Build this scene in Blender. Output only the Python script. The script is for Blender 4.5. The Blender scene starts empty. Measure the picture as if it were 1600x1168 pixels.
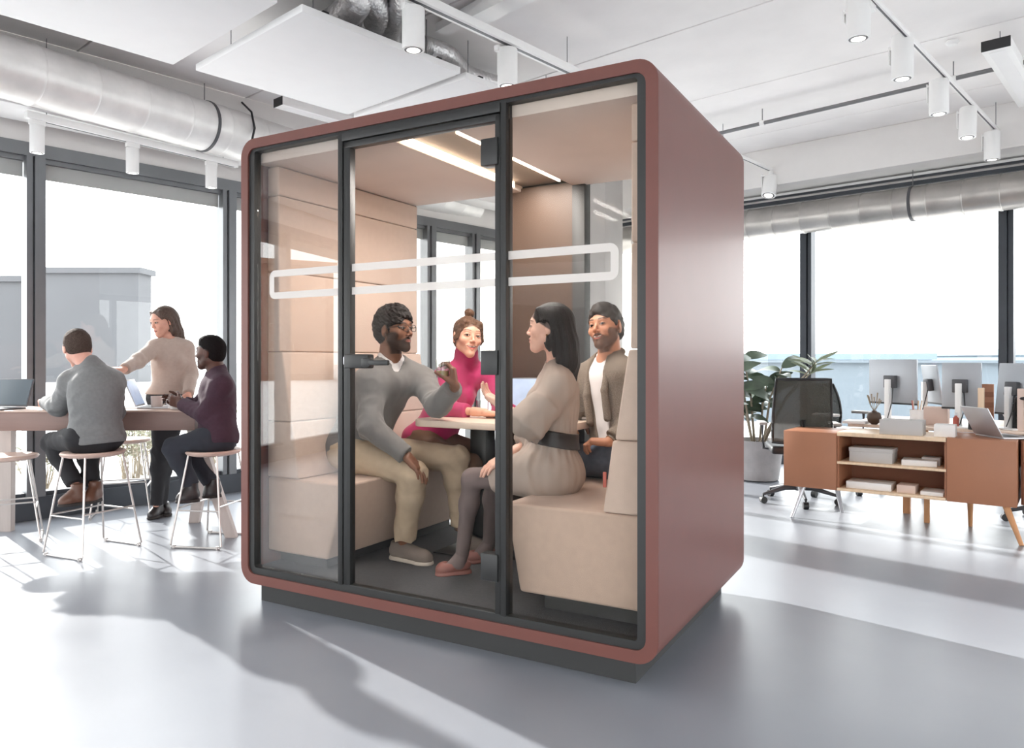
import bpy, bmesh, math, random
import numpy as np
from mathutils import Vector, Matrix
random.seed(7)
np.random.seed(7)
SC = bpy.context.scene
COL = SC.collection
PI = math.pi
F = 1178.0; CAMH = 1.196; HY = 562.0

# ------------------------------------------------------------ camera, world, sun, exposure
cam_d = bpy.data.cameras.new('camera'); cam = bpy.data.objects.new('camera', cam_d); COL.objects.link(cam)
cam_d.sensor_width = 36; cam_d.lens = F / 1600 * 36
cam_d.shift_y = (HY - 584) / 1600 ; cam_d.shift_x = 0
cam_d.clip_start = 0.05; cam_d.clip_end = 600
cam.location = (0, 0, CAMH); cam.rotation_euler = (PI / 2, 0, 0)
SC.camera = cam

w = bpy.data.worlds.new('sky'); SC.world = w; w.use_nodes = True
nt = w.node_tree; nt.nodes.clear()
wo = nt.nodes.new('ShaderNodeOutputWorld'); bg = nt.nodes.new('ShaderNodeBackground')
tc = nt.nodes.new('ShaderNodeTexCoord'); sep = nt.nodes.new('ShaderNodeSeparateXYZ'); cr = nt.nodes.new('ShaderNodeValToRGB')
nt.links.new(tc.outputs['Generated'], sep.inputs[0]); nt.links.new(sep.outputs['Z'], cr.inputs[0])
cr.color_ramp.elements[0].position = 0.0; cr.color_ramp.elements[0].color = (1.0, 0.985, 0.975, 1)
cr.color_ramp.elements[1].position = 0.9; cr.color_ramp.elements[1].color = (0.90, 0.95, 1.0, 1)
nt.links.new(cr.outputs[0], bg.inputs[0]); bg.inputs[1].default_value = 4.5
nt.links.new(bg.outputs[0], wo.inputs[0])

sd = bpy.data.lights.new('sun', 'SUN'); sun = bpy.data.objects.new('sun', sd); COL.objects.link(sun)
sd.energy = 9.0; sd.angle = math.radians(0.8); sd.color = (1.0, 0.95, 0.90)
_e = math.radians(22.5)
sun_dir = Vector((0.71 * math.cos(_e), -0.704 * math.cos(_e), -math.sin(_e)))
sun.rotation_euler = sun_dir.to_track_quat('-Z', 'Y').to_euler()

SC.view_settings.view_transform = 'Standard'; SC.view_settings.look = 'None'
SC.view_settings.gamma = 1.0; SC.view_settings.use_curve_mapping = False
SC.view_settings.exposure = 0.45
try:
    SC.cycles.use_denoising = True; SC.cycles.max_bounces = 12; SC.cycles.transparent_max_bounces = 24
    SC.cycles.diffuse_bounces = 6; SC.cycles.sample_clamp_indirect = 6
    SC.cycles.caustics_reflective = False; SC.cycles.caustics_refractive = False
except Exception: pass

# ------------------------------------------------------------ materials
def srgb(r, g, b):
    f = lambda c: (c / 255 / 12.92) if c / 255 <= .04045 else ((c / 255 + .055) / 1.055) ** 2.4
    return (f(r), f(g), f(b), 1)

def mat(name, rgb, rough=0.5, metal=0.0, var=0.06, vscale=6.0, bump=0.0, bscale=60.0, coat=0.0, emis=0.0, stretch=None, spec=0.5, alpha=1.0, sheen=0.0, attr=None, sss=0.0):
    m = bpy.data.materials.new(name); m.use_nodes = True
    n = m.node_tree.nodes; l = m.node_tree.links
    b = n['Principled BSDF']
    c = srgb(*rgb)
    tcn = n.new('ShaderNodeTexCoord'); mp = n.new('ShaderNodeMapping'); l.new(tcn.outputs['Object'], mp.inputs[0])
    if stretch: mp.inputs['Scale'].default_value = stretch
    ns = n.new('ShaderNodeTexNoise'); ns.inputs['Scale'].default_value = vscale; ns.inputs['Detail'].default_value = 4
    l.new(mp.outputs[0], ns.inputs['Vector'])
    mx = n.new('ShaderNodeMix'); mx.data_type = 'RGBA'; mx.blend_type = 'MULTIPLY'; mx.inputs[0].default_value = 1.0
    rp = n.new('ShaderNodeMapRange'); rp.inputs[1].default_value = .3; rp.inputs[2].default_value = .7
    rp.inputs[3].default_value = 1 - var; rp.inputs[4].default_value = 1 + var
    l.new(ns.outputs[0], rp.inputs[0])
    if attr:
        at_ = n.new('ShaderNodeAttribute'); at_.attribute_name = attr; l.new(at_.outputs['Color'], mx.inputs[6])
    else:
        mx.inputs[6].default_value = c
    l.new(rp.outputs[0], mx.inputs[7]); l.new(mx.outputs[2], b.inputs['Base Color'])
    b.inputs['Roughness'].default_value = rough; b.inputs['Metallic'].default_value = metal
    b.inputs['Specular IOR Level'].default_value = spec
    if coat: b.inputs['Coat Weight'].default_value = coat; b.inputs['Coat Roughness'].default_value = .15
    if sheen: b.inputs['Sheen Weight'].default_value = sheen
    if sss:
        b.inputs['Subsurface Weight'].default_value = sss; b.inputs['Subsurface Radius'].default_value = (.012, .005, .003)
        b.inputs['Subsurface Scale'].default_value = 1.0
    if emis:
        b.inputs['Emission Color'].default_value = c; b.inputs['Emission Strength'].default_value = emis
    if alpha < 1: b.inputs['Alpha'].default_value = alpha
    if bump:
        n2 = n.new('ShaderNodeTexNoise'); n2.inputs['Scale'].default_value = bscale; n2.inputs['Detail'].default_value = 3
        l.new(mp.outputs[0], n2.inputs['Vector'])
        bn = n.new('ShaderNodeBump'); bn.inputs['Strength'].default_value = bump; bn.inputs['Distance'].default_value = .01
        l.new(n2.outputs[0], bn.inputs['Height']); l.new(bn.outputs[0], b.inputs['Normal'])
    return m

def glass_mat(name, tint, refl=1.0, rough=0.0):
    m = bpy.data.materials.new(name); m.use_nodes = True
    n = m.node_tree.nodes; l = m.node_tree.links; n.clear()
    o = n.new('ShaderNodeOutputMaterial'); t = n.new('ShaderNodeBsdfTransparent'); g = n.new('ShaderNodeBsdfGlossy')
    t.inputs[0].default_value = (*tint, 1); g.inputs['Roughness'].default_value = rough
    lw = n.new('ShaderNodeLayerWeight'); lw.inputs[0].default_value = .5
    pw = n.new('ShaderNodeMath'); pw.operation = 'POWER'; pw.inputs[1].default_value = 4.5; l.new(lw.outputs['Facing'], pw.inputs[0])
    mu = n.new('ShaderNodeMath'); mu.operation = 'MULTIPLY_ADD'; mu.inputs[1].default_value = .85 * refl; mu.inputs[2].default_value = .035 * refl
    mu.use_clamp = True
    mix = n.new('ShaderNodeMixShader')
    l.new(pw.outputs[0], mu.inputs[0]); l.new(mu.outputs[0], mix.inputs[0]); l.new(t.outputs[0], mix.inputs[1]); l.new(g.outputs[0], mix.inputs[2])
    l.new(mix.outputs[0], o.inputs[0])
    return m

M = {}
M['shell'] = mat('terracotta lacquer', (110, 64, 56), .45, var=.03, coat=.08)
M['frame'] = mat('dark aluminium', (50, 50, 50), .42, .3, var=.03)
M['plinth'] = mat('plinth laminate', (52, 52, 52), .55, var=.03)
M['carpet'] = mat('pod carpet', (84, 84, 86), .95, var=.12, vscale=80, bump=.4, bscale=400)
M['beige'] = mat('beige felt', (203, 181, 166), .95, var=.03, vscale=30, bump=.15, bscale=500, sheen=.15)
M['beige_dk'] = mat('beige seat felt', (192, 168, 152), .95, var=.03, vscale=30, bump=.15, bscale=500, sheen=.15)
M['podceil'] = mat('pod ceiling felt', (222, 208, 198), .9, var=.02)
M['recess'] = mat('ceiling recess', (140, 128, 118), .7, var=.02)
M['bronze'] = mat('bronze back panel', (76, 58, 46), .5, .1, var=.04)
M['glass_pod'] = glass_mat('pod glass', (.96, .955, .945), .11)
M['glass_pod_left'] = glass_mat('left pod glass', (.95, .94, .93), 2.2)  # pod glass with its mirror reflection boosted for the left pane
M['glass_win'] = glass_mat('window glass', (.96, .975, .975), .6)
M['glass_cup'] = glass_mat('tumbler glass', (.86, .89, .88), 3.5)
M['drink'] = mat('golden drink', (222, 176, 84), .2, var=.02, alpha=.85)
M['led'] = mat('led strip', (255, 234, 210), .5, emis=4.5, var=.0)
M['decal'] = mat('frosted film', (228, 222, 217), .8, var=.0, alpha=.84)
M['white'] = mat('white paint', (232, 231, 231), .6, var=.02)
M['whitemetal'] = mat('white powder coat', (238, 237, 236), .4, var=.02)
M['ceil'] = mat('painted concrete ceiling', (238, 235, 234), .85, var=.04, vscale=2.2, bump=.08, bscale=30)
M['raft'] = mat('acoustic felt white', (238, 237, 237), .9, var=.01)
M['wall'] = mat('bulkhead paint', (226, 223, 221), .8, var=.02)
M['winframe'] = mat('anodised window frame', (118, 120, 123), .35, .5, var=.05)
M['winframe_dk'] = mat('dark window frame', (66, 70, 76), .4, .4, var=.05)
M['duct'] = mat('galvanised duct', (226, 224, 222), .42, .35, var=.10, vscale=5, bump=.1, bscale=20)
M['duct_dk'] = mat('dull galvanised duct', (176, 172, 168), .36, .8, var=.12, vscale=5, bump=.1, bscale=20)
M['legwood'] = mat('bleached wood leg', (190, 178, 172), .5, var=.05, vscale=4, stretch=(8, 8, 1))
M['foil'] = mat('crinkled foil', (214, 212, 212), .28, .75, var=.15, vscale=25, bump=.9, bscale=45)
M['pipe'] = mat('grey pipe', (120, 120, 122), .4, .5)
M['black'] = mat('black plastic', (34, 34, 36), .45, var=.05)
M['darkgrey'] = mat('dark grey plastic', (74, 74, 78), .45, var=.05)
M['mesh'] = mat('chair mesh', (66, 66, 60), .7, var=.1, vscale=200, alpha=.80)
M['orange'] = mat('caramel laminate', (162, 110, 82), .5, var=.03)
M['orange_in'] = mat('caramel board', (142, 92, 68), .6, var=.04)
M['oak'] = mat('light oak', (224, 196, 166), .45, var=.08, vscale=4, stretch=(12, 1, 1))
M['oakleg'] = mat('oak leg', (196, 142, 98), .45, var=.1, vscale=4, stretch=(10, 10, 1))
M['tabletop'] = mat('ash table laminate', (226, 204, 186), .35, var=.03, vscale=3, stretch=(10, 1, 1))
M['bartop'] = mat('high table top', (198, 172, 158), .4, var=.05, vscale=3, stretch=(1, 10, 1))
M['baredge'] = mat('high table edge', (138, 112, 104), .5, var=.08, vscale=3, stretch=(1, 8, 8))
M['seatply'] = mat('stool seat ply', (206, 178, 164), .5, var=.06)
M['chrome'] = mat('satin wire', (206, 200, 196), .3, .6, var=.02)
M['card'] = mat('white card', (230, 226, 224), .7, var=.03)
M['cardgrey'] = mat('grey card', (186, 182, 180), .75, var=.03)
M['cardpink'] = mat('blush card', (214, 190, 178), .75, var=.03)
M['mon'] = mat('monitor back', (168, 172, 178), .4, .3, var=.03)
M['screen'] = mat('screen glow', (150, 166, 190), .3, emis=.5, var=.15, vscale=14)
M['screen_dk'] = mat('dark laptop screen', (74, 84, 92), .2, var=.03)
M['alu'] = mat('laptop aluminium', (196, 196, 200), .35, .6, var=.02)
M['mug'] = mat('stoneware mug', (206, 192, 186), .4, var=.04)
M['pot'] = mat('concrete pot', (176, 172, 172), .8, var=.08, vscale=12, bump=.1)
M['soil'] = mat('soil', (60, 48, 40), .95, var=.2, vscale=60, bump=.6)
M['leaf'] = mat('rubber leaf', (86, 100, 84), .35, var=.25, vscale=9)
M['leaf2'] = mat('spiky leaf', (132, 142, 118), .45, var=.25, vscale=9)
M['stem'] = mat('plant stem', (150, 138, 120), .7, var=.15, vscale=20)
M['far1'] = mat('pale tower facade', (84, 85, 88), .8, var=.04, vscale=.3)
M['far2'] = mat('hazy blue block', (104, 120, 132), .5, var=.05, vscale=.2)  # blue distance haze put into the facade colour
M['far3'] = mat('far concrete', (206, 206, 208), .85, var=.04, vscale=.4)
M['farwin'] = mat('far window glass', (184, 190, 196), .3, var=.1, vscale=.6)
M['farbrick'] = mat('far brown brick', (150, 120, 102), .85, var=.08, vscale=.8)
M['terrace'] = mat('terrace paving', (205, 203, 201), .8, var=.06, vscale=1.2)
M['parapet'] = mat('pale blue parapet', (106, 116, 124), .7, var=.05, vscale=.8)  # blue of the hazy band outside put into the wall colour
M['shrub'] = mat('dry shrub', (150, 150, 128), .8, var=.3, vscale=14)
M['tagred'] = mat('red fabric tag', (178, 92, 80), .8)

def floor_mat():
    m = bpy.data.materials.new('polished concrete floor'); m.use_nodes = True
    n = m.node_tree.nodes; l = m.node_tree.links; b = n['Principled BSDF']
    tcn = n.new('ShaderNodeTexCoord')
    a = n.new('ShaderNodeTexNoise'); a.inputs['Scale'].default_value = .55; a.inputs['Detail'].default_value = 6; a.inputs['Roughness'].default_value = .55
    c = n.new('ShaderNodeValToRGB'); l.new(tcn.outputs['Object'], a.inputs[0]); l.new(a.outputs[0], c.inputs[0])
    c.color_ramp.elements[0].position = .3; c.color_ramp.elements[0].color = srgb(124, 128, 136)
    c.color_ramp.elements[1].position = .7; c.color_ramp.elements[1].color = srgb(140, 143, 150)
    l.new(c.outputs[0], b.inputs['Base Color'])
    d = n.new('ShaderNodeTexNoise'); d.inputs['Scale'].default_value = 3; d.inputs['Detail'].default_value = 5; l.new(tcn.outputs['Object'], d.inputs[0])
    r = n.new('ShaderNodeMapRange'); r.inputs[3].default_value = .27; r.inputs[4].default_value = .36; l.new(d.outputs[0], r.inputs[0]); l.new(r.outputs[0], b.inputs['Roughness'])
    return m
M['floor'] = floor_mat()

# ------------------------------------------------------------ object helpers
def at(px, py, D):
    return Vector(((px - 800) / F * D, D, CAMH - (py - HY) / F * D))

def tag(o, label=None, cat=None, group=None, kind=None):
    if label: o['label'] = label
    if cat: o['category'] = cat
    if group: o['group'] = group
    if kind: o['kind'] = kind
    return o

def thing(name, label, cat, loc=(0, 0, 0), rz=0, group=None):
    o = bpy.data.objects.new(name, None); COL.objects.link(o); o.empty_display_size = .1
    o.location = loc; o.rotation_euler = (0, 0, rz)
    return tag(o, label, cat, group)

class MB:
    """one mesh under construction"""
    def __init__(s): s.bm = bmesh.new()
    def _new(s, f):
        b = bmesh.new(); f(b)
        me = bpy.data.meshes.new('tmp'); b.to_mesh(me); b.free(); s.bm.from_mesh(me); bpy.data.meshes.remove(me); return s
    def box(s, c, size, rot=None, bev=0.0, seg=2):
        def f(b):
            bmesh.ops.create_cube(b, size=1)
            for v in b.verts: v.co = Vector((v.co.x * size[0], v.co.y * size[1], v.co.z * size[2]))
            if bev > 0: bmesh.ops.bevel(b, geom=list(b.edges), offset=bev, segments=seg, affect='EDGES', profile=.5)
            R = rot if rot is not None else Matrix.Identity(3)
            for v in b.verts: v.co = R @ v.co + Vector(c)
        return s._new(f)
    def bb(s, x0, x1, y0, y1, z0, z1, bev=0.0, seg=2):
        return s.box(((x0 + x1) / 2, (y0 + y1) / 2, (z0 + z1) / 2), (abs(x1 - x0), abs(y1 - y0), abs(z1 - z0)), None, bev, seg)
    def tube(s, pts, r, n=10, cap=True):
        pts = [Vector(p) for p in pts]; rs = r if isinstance(r, (list, tuple)) else [r] * len(pts)
        rings = []; up = Vector((0, 0, 1))
        for i, p in enumerate(pts):
            d = (pts[min(i + 1, len(pts) - 1)] - pts[max(i - 1, 0)]).normalized()
            a = d.cross(up)
            if a.length < .05: a = d.cross(Vector((1, 0, 0)))
            a.normalize(); b_ = d.cross(a).normalized()
            rings.append([s.bm.verts.new(p + (a * math.cos(t) + b_ * math.sin(t)) * rs[i]) for t in [2 * PI * k / n for k in range(n)]])
        for i in range(len(rings) - 1):
            for k in range(n):
                f = s.bm.faces.new((rings[i][k], rings[i][(k + 1) % n], rings[i + 1][(k + 1) % n], rings[i + 1][k])); f.smooth = True
        if cap:
            s.bm.faces.new(rings[0][::-1]); s.bm.faces.new(rings[-1])
        return s
    def lathe(s, prof, c=(0, 0, 0), n=24, R=None, sx=1, sy=1):
        rings = []
        for (r, z) in prof:
            rr = []
            for k in range(n):
                v = Vector((max(r, 1e-4) * math.cos(2 * PI * k / n) * sx, max(r, 1e-4) * math.sin(2 * PI * k / n) * sy, z))
                if R is not None: v = R @ v
                rr.append(s.bm.verts.new(v + Vector(c)))
            rings.append(rr)
        for i in range(len(rings) - 1):
            for k in range(n):
                f = s.bm.faces.new((rings[i][k], rings[i][(k + 1) % n], rings[i + 1][(k + 1) % n], rings[i + 1][k])); f.smooth = True
        s.bm.faces.new(rings[0][::-1]); s.bm.faces.new(rings[-1])
        return s
    def prism(s, poly, a0, a1, axis='y', bev=0.0, seg=2):
        """poly in the two other axes, extruded along axis"""
        def P(u, v, a):
            return Vector((u, a, v)) if axis == 'y' else (Vector((u, v, a)) if axis == 'z' else Vector((a, u, v)))
        def f(b):
            A = [b.verts.new(P(u, v, a0)) for u, v in poly]; B = [b.verts.new(P(u, v, a1)) for u, v in poly]
            n = len(poly)
            b.faces.new(A); b.faces.new(B[::-1])
            for i in range(n): b.faces.new((A[i], B[i], B[(i + 1) % n], A[(i + 1) % n]))
            bmesh.ops.recalc_face_normals(b, faces=list(b.faces))
            if bev > 0: bmesh.ops.bevel(b, geom=list(b.edges), offset=bev, segments=seg, affect='EDGES', profile=.5)
        return s._new(f)
    def quad(s, pts):
        s.bm.faces.new([s.bm.verts.new(Vector(p)) for p in pts]); return s
    def build(s, name, m, parent=None, label=None, auto=True, kind=None):
        bmesh.ops.recalc_face_normals(s.bm, faces=list(s.bm.faces))
        me = bpy.data.meshes.new(name); s.bm.to_mesh(me); s.bm.free()
        me.materials.append(m)
        o = bpy.data.objects.new(name, me); COL.objects.link(o)
        if parent: o.parent = parent
        if label: o['label'] = label
        if kind: o['kind'] = kind
        if auto:
            me.polygons.foreach_set('use_smooth', [True] * len(me.polygons))
            try: me.set_sharp_from_angle(angle=math.radians(38))
            except Exception: pass
        return o

def rr(x0, x1, z0, z1, r, n=8):
    """rounded rectangle outline, counter-clockwise"""
    P = []
    for cx, cz, a0 in ((x1 - r, z1 - r, 0), (x0 + r, z1 - r, PI / 2), (x0 + r, z0 + r, PI), (x1 - r, z0 + r, 1.5 * PI)):
        for k in range(n + 1):
            a = a0 + PI / 2 * k / n; P.append((cx + r * math.cos(a), cz + r * math.sin(a)))
    return P

def ring(mb, outer, inner, y0, y1):
    """hollow extrusion along y between two outlines with equal counts"""
    bm = mb.bm; n = len(outer)
    V = lambda L, y: [bm.verts.new((x, y, z)) for x, z in L]
    of, ob, if_, ib = V(outer, y0), V(outer, y1), V(inner, y0), V(inner, y1)
    for i in range(n):
        j = (i + 1) % n
        bm.faces.new((of[i], of[j], if_[j], if_[i])); bm.faces.new((ob[j], ob[i], ib[i], ib[j]))
        bm.faces.new((of[j], of[i], ob[i], ob[j])); bm.faces.new((if_[i], if_[j], ib[j], ib[i]))
    return mb

def copy_tree(o, parent=None):
    c = o.copy(); COL.objects.link(c); c.parent = parent
    for ch in list(o.children): copy_tree(ch, c)
    return c

def rotm(ax, ay, az):
    return Matrix.Rotation(az, 3, 'Z') @ Matrix.Rotation(ay, 3, 'Y') @ Matrix.Rotation(ax, 3, 'X')

# ------------------------------------------------------------ the room (frame: corner at origin, x along right wall, y along left wall)
CN = Vector((0.93, 10.69, 0)); RA = math.atan2(-.669, .743)
RM = Matrix.Translation(CN) @ Matrix.Rotation(RA, 4, 'Z')
RI = RM.inverted()
def toroom(v): return RI @ Vector(v)
def struct(mb, name, m, parent=None):
    o = mb.build(name, m, parent)
    if parent is None: o.matrix_world = RM; o['kind'] = 'structure'
    return o
XW, YW, ZC = 13.5, -14.5, 3.45
struct(MB().bb(-.3, XW + .3, YW - .3, .3, -.12, 0), 'floor', M['floor'])
ce = struct(MB().bb(-.3, XW + .3, YW - .3, .3, ZC + .03, ZC + .25), 'ceiling', M['ceil'])
for i in range(11):
    y1 = -i * 1.32; 
    MB().bb(0, XW, y1 - 1.308, y1, ZC, ZC + .03, .004, 1).build('ceiling_slab', M['ceil'], ce)
# window walls
WT = 2.72
def window_wall(side, n0):
    L = {'left': -YW, 'right': XW, 'rear': -YW, 'back': XW}[side]
    def P(a0, a1, b0, b1, z0, z1, mb):  # a along wall, b across (outwards positive)
        if side == 'left': mb.bb(-b1, -b0, -a1, -a0, z0, z1)
        elif side == 'right': mb.bb(a0, a1, b0, b1, z0, z1)
        elif side == 'rear': mb.bb(XW + b0, XW + b1, -a1, -a0, z0, z1)
        else: mb.bb(a0, a1, YW - b1, YW - b0, z0, z1)
    mb = MB(); P(-.2, L + .2, 0, .3, WT + .10, ZC + .03, mb)
    wl = struct(mb, 'wall_' + side, M['wall'])
    mull = {'left': [.62, 2.05, 2.77, 3.88, 5.20, 6.73, 8.27, 9.8, 11.3, 12.9, 14.4],
            'right': [1.3, 3.21, 5.12, 7.0, 8.9, 10.8, 12.7]}.get(side) or [1.2 + 1.9 * k for k in range(int((L - 1) / 1.9) + 1)]
    dark = side in ('right',)
    mt = M['winframe_dk'] if dark else M['winframe']
    if side == 'left': base_h = .17
    else: base_h = .10
    mb = MB(); P(0, L, -.02, .12, WT, WT + .10, mb); P(0, L, .01, .09, WT - .035, WT, mb); struct(mb, 'trim_' + side + '_head', mt)
    mb = MB(); P(0, L, -.04, .14, 0, base_h, mb); P(0, L, .0, .1, base_h, base_h + .03, mb); struct(mb, 'baseboard_' + side, M['winframe_dk'])
    edges = [0] + mull + [L]
    for i, a in enumerate(mull):
        mb = MB(); P(a - .035, a + .035, -.05, .12, base_h, WT, mb); P(a + .045, a + .085, -.03, .10, base_h, WT, mb)
        P(a + .03, a + .05, .0, .08, base_h, WT, mb)
        mb.build('mullion', mt, wl)
    for i in range(len(edges) - 1):
        mb = MB(); P(edges[i] + .03, edges[i + 1] - .03, .03, .04, base_h, WT, mb)
        o = struct(mb, 'window_%d' % (n0 + i), M['glass_win'])
    if side == 'left':     # narrow fabric roller edge under the head
        for i in range(len(edges) - 1):
            mb = MB(); P(edges[i] + .09, edges[i + 1] - .04, .05, .06, WT - .15, WT - .03, mb); mb.build('roller_blind', M['cardgrey'], wl)
    return n0 + len(edges)
k = window_wall('left', 1); k = window_wall('right', k); k = window_wall('rear', k); window_wall('back', k)
# bulkheads (lowered white boxes along both window walls)
struct(MB().bb(.12, .42, YW, -.1, 3.02, ZC, .01), 'trim_left_bulkhead', M['wall'])
struct(MB().bb(.1, XW, -.75, -.02, 3.05, ZC, .01), 'trim_right_bulkhead', M['wall'])

for z0_, z1_ in ((2.93, 2.97), (3.0, 3.02)): struct(MB().bb(0, XW, -.34, -.30, z0_, z1_), 'trim_right_rail', M['winframe_dk'])
for cx_, cy_, cw_ in ((1.05, 8.85, .36), (-1.32, 7.75, .42)):  # second column is unseen, added to cast a shadow band across the right floor
    o_ = MB().bb(-cw_ / 2, cw_ / 2, -cw_ / 2, cw_ / 2, 0, ZC, .01).build('column', M['cardgrey']); o_['kind'] = 'structure'
    o_.location = (cx_, cy_, 0); o_.rotation_euler = (0, 0, RA)
# outside
def outside(mb, name, m, label, cat, group=None):
    o = mb.build(name, m); tag(o, label, cat, group); return o
g = MB().bb(-200, 200, -60, 300, -.5, -.14).build('terrace_ground', M['terrace']); g['kind'] = 'structure'

def building(name, label, x0, x1, y0, y1, h, m, nx, nz, base=0, z0=-.14):
    t = thing(name, label, 'building', ((x0 + x1) / 2, (y0 + y1) / 2, z0))
    W, D_ = x1 - x0, y1 - y0
    MB().bb(-W / 2, W / 2, -D_ / 2, D_ / 2, 0, h).build('facade', m, t)
    MB().bb(-W / 2 - .2, W / 2 + .2, -D_ / 2 - .2, D_ / 2 + .2, h, h + .35).build('roof_edge', m, t)
    if nx:
        first = None
        fs = -1 if y0 > 0 else 1
        for i in range(nx):
            for k in range(nz):
                x = -W / 2 + W * (i + .5) / nx; z = h * (k + .6) / (nz + .3)
                mb = MB().bb(-W / nx * .33, W / nx * .33, -.06, .06, -h / nz * .3, h / nz * .3)
                if first is None:
                    first = mb.build('window', M['farwin'], t)
                    o = first
                else: o = first.copy(); COL.objects.link(o); o.parent = t; mb.bm.free()
                o.location = (x, fs * D_ / 2 - fs * .0, z)
    return t
building('tower_block', 'tall pale grey building outside beyond the left windows', -28.2, -22.3, 45, 46.6, 6.5, M['far1'], 0, 0)
building('office_block', 'pale blue block outside at the far left edge of the windows', -44, -29.6, 46, 48, 6.1, M['far1'], 0, 0)
building('low_block', 'long low hazy blue block outside the right windows', 22, 52, 56, 70, 1.45, M['far2'], 0, 0)
building('low_block', 'low blue block outside right windows nearest the pod', 12, 24.5, 44, 50, 1.35, M['far2'], 0, 0)
building('low_block', 'low pale roofed block outside the rightmost window', 28, 50, 40, 52, 1.6, M['far2'], 0, 0)
pw_ = MB().bb(-6, 18, 7.2, 7.6, -.14, 1.14).bb(-6, 18, 7.1, 7.7, 1.14, 1.19).build('terrace_parapet', M['parapet']); pw_.matrix_world = RM; pw_['kind'] = 'structure'
building('city_block', 'brown brick tower behind the camera reflected in the booth glass', -54, -47, -11, -5, 7.5, M['farbrick'], 4, 4)
building('city_block', 'cream block with square windows behind the camera', -50, -40, -27, -16, 4.6, M['far3'], 6, 3)
# ------------------------------------------------------------ meeting booth
PB = Vector((-1.353, 3.774, 0)); PA = math.atan2(-.494, .869)
PM = Matrix.Translation(PB) @ Matrix.Rotation(PA, 4, 'Z')
def L2W(x, y, z=0): return PM @ Vector((x, y, z))
PW, PD = 2.162, 1.346
pod = thing('meeting_booth', 'terracotta enclosed meeting booth with glass front holding four people', 'booth', PB, PA)
Z0, Z1 = .09, 2.29
ring(MB(), rr(0, PW, Z0, Z1, .085), rr(.047, PW - .047, Z0 + .047, Z1 - .047, .045), 0, PD).build('shell', M['shell'], pod)
ring(MB(), rr(.0005, PW - .0005, Z0 + .0005, Z1 - .0005, .0845), rr(.0475, PW - .0475, Z0 + .0475, Z1 - .0475, .0445), -.004, .0).build('front_rim', M['shell'], pod)
MB().bb(.1, PW - .1, .036, PD - .06, 0, Z0 + .001).build('plinth', M['plinth'], pod)
MB().bb(.05, PW - .05, .02, PD - .02, .135, .16).build('carpet', M['carpet'], pod)
# dark front frame
ring(MB(), rr(.047, PW - .047, Z0 + .047, Z1 - .047, .045), rr(.083, PW - .083, .169, 2.228, .012), .006, .05).build('front_frame', M['frame'], pod)
MB().bb(.633, .660, .004, .06, .165, 2.232, .002).bb(1.500, 1.526, .004, .06, .165, 2.232, .002).build('door_post', M['frame'], pod)
MB().bb(.66, 1.5, .0, .05, 2.195, 2.232, .002).build('door_header', M['frame'], pod)
def pane(x0, x1, z0, z1, y, par, nm='glass_pane', m='glass_pod'):
    return MB().bb(x0, x1, y, y + .008, z0, z1).build(nm, M[m], par)
p_l = pane(.083, .633, .169, 2.228, .026, pod, m='glass_pod_left'); p_r = pane(1.526, 2.079, .169, 2.228, .026, pod)
door = MB().bb(.664, .703, .008, .045, .165, 2.192, .002).bb(1.472, 1.497, .008, .045, .165, 2.192, .002).bb(.664, 1.497, .008, .045, .145, .172, .002).bb(.664, 1.497, .008, .045, 2.163, 2.192, .002).build('door', M['frame'], pod)
p_d = pane(.703, 1.472, .172, 2.163, .022, door)
for z0, z1 in ((1.985, 2.095), (1.135, 1.235), (.30, .41)):
    MB().bb(1.41, 1.49, -.004, .05, z0, z1, .004).build('hinge', M['frame'], door)
hd = MB().bb(.69, .835, -.022, .0215, 1.158, 1.222, .008).build('handle_plate', M['frame'], door)
MB().bb(.835, .95, -.03, -.012, 1.172, 1.196, .005).bb(.80, .85, -.03, -.0, 1.165, 1.205, .006).build('lever', M['frame'], hd)
MB().bb(.683, .692, -.016, .016, 1.175, 1.21, .002).build('latch', M['alu'], hd)
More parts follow.
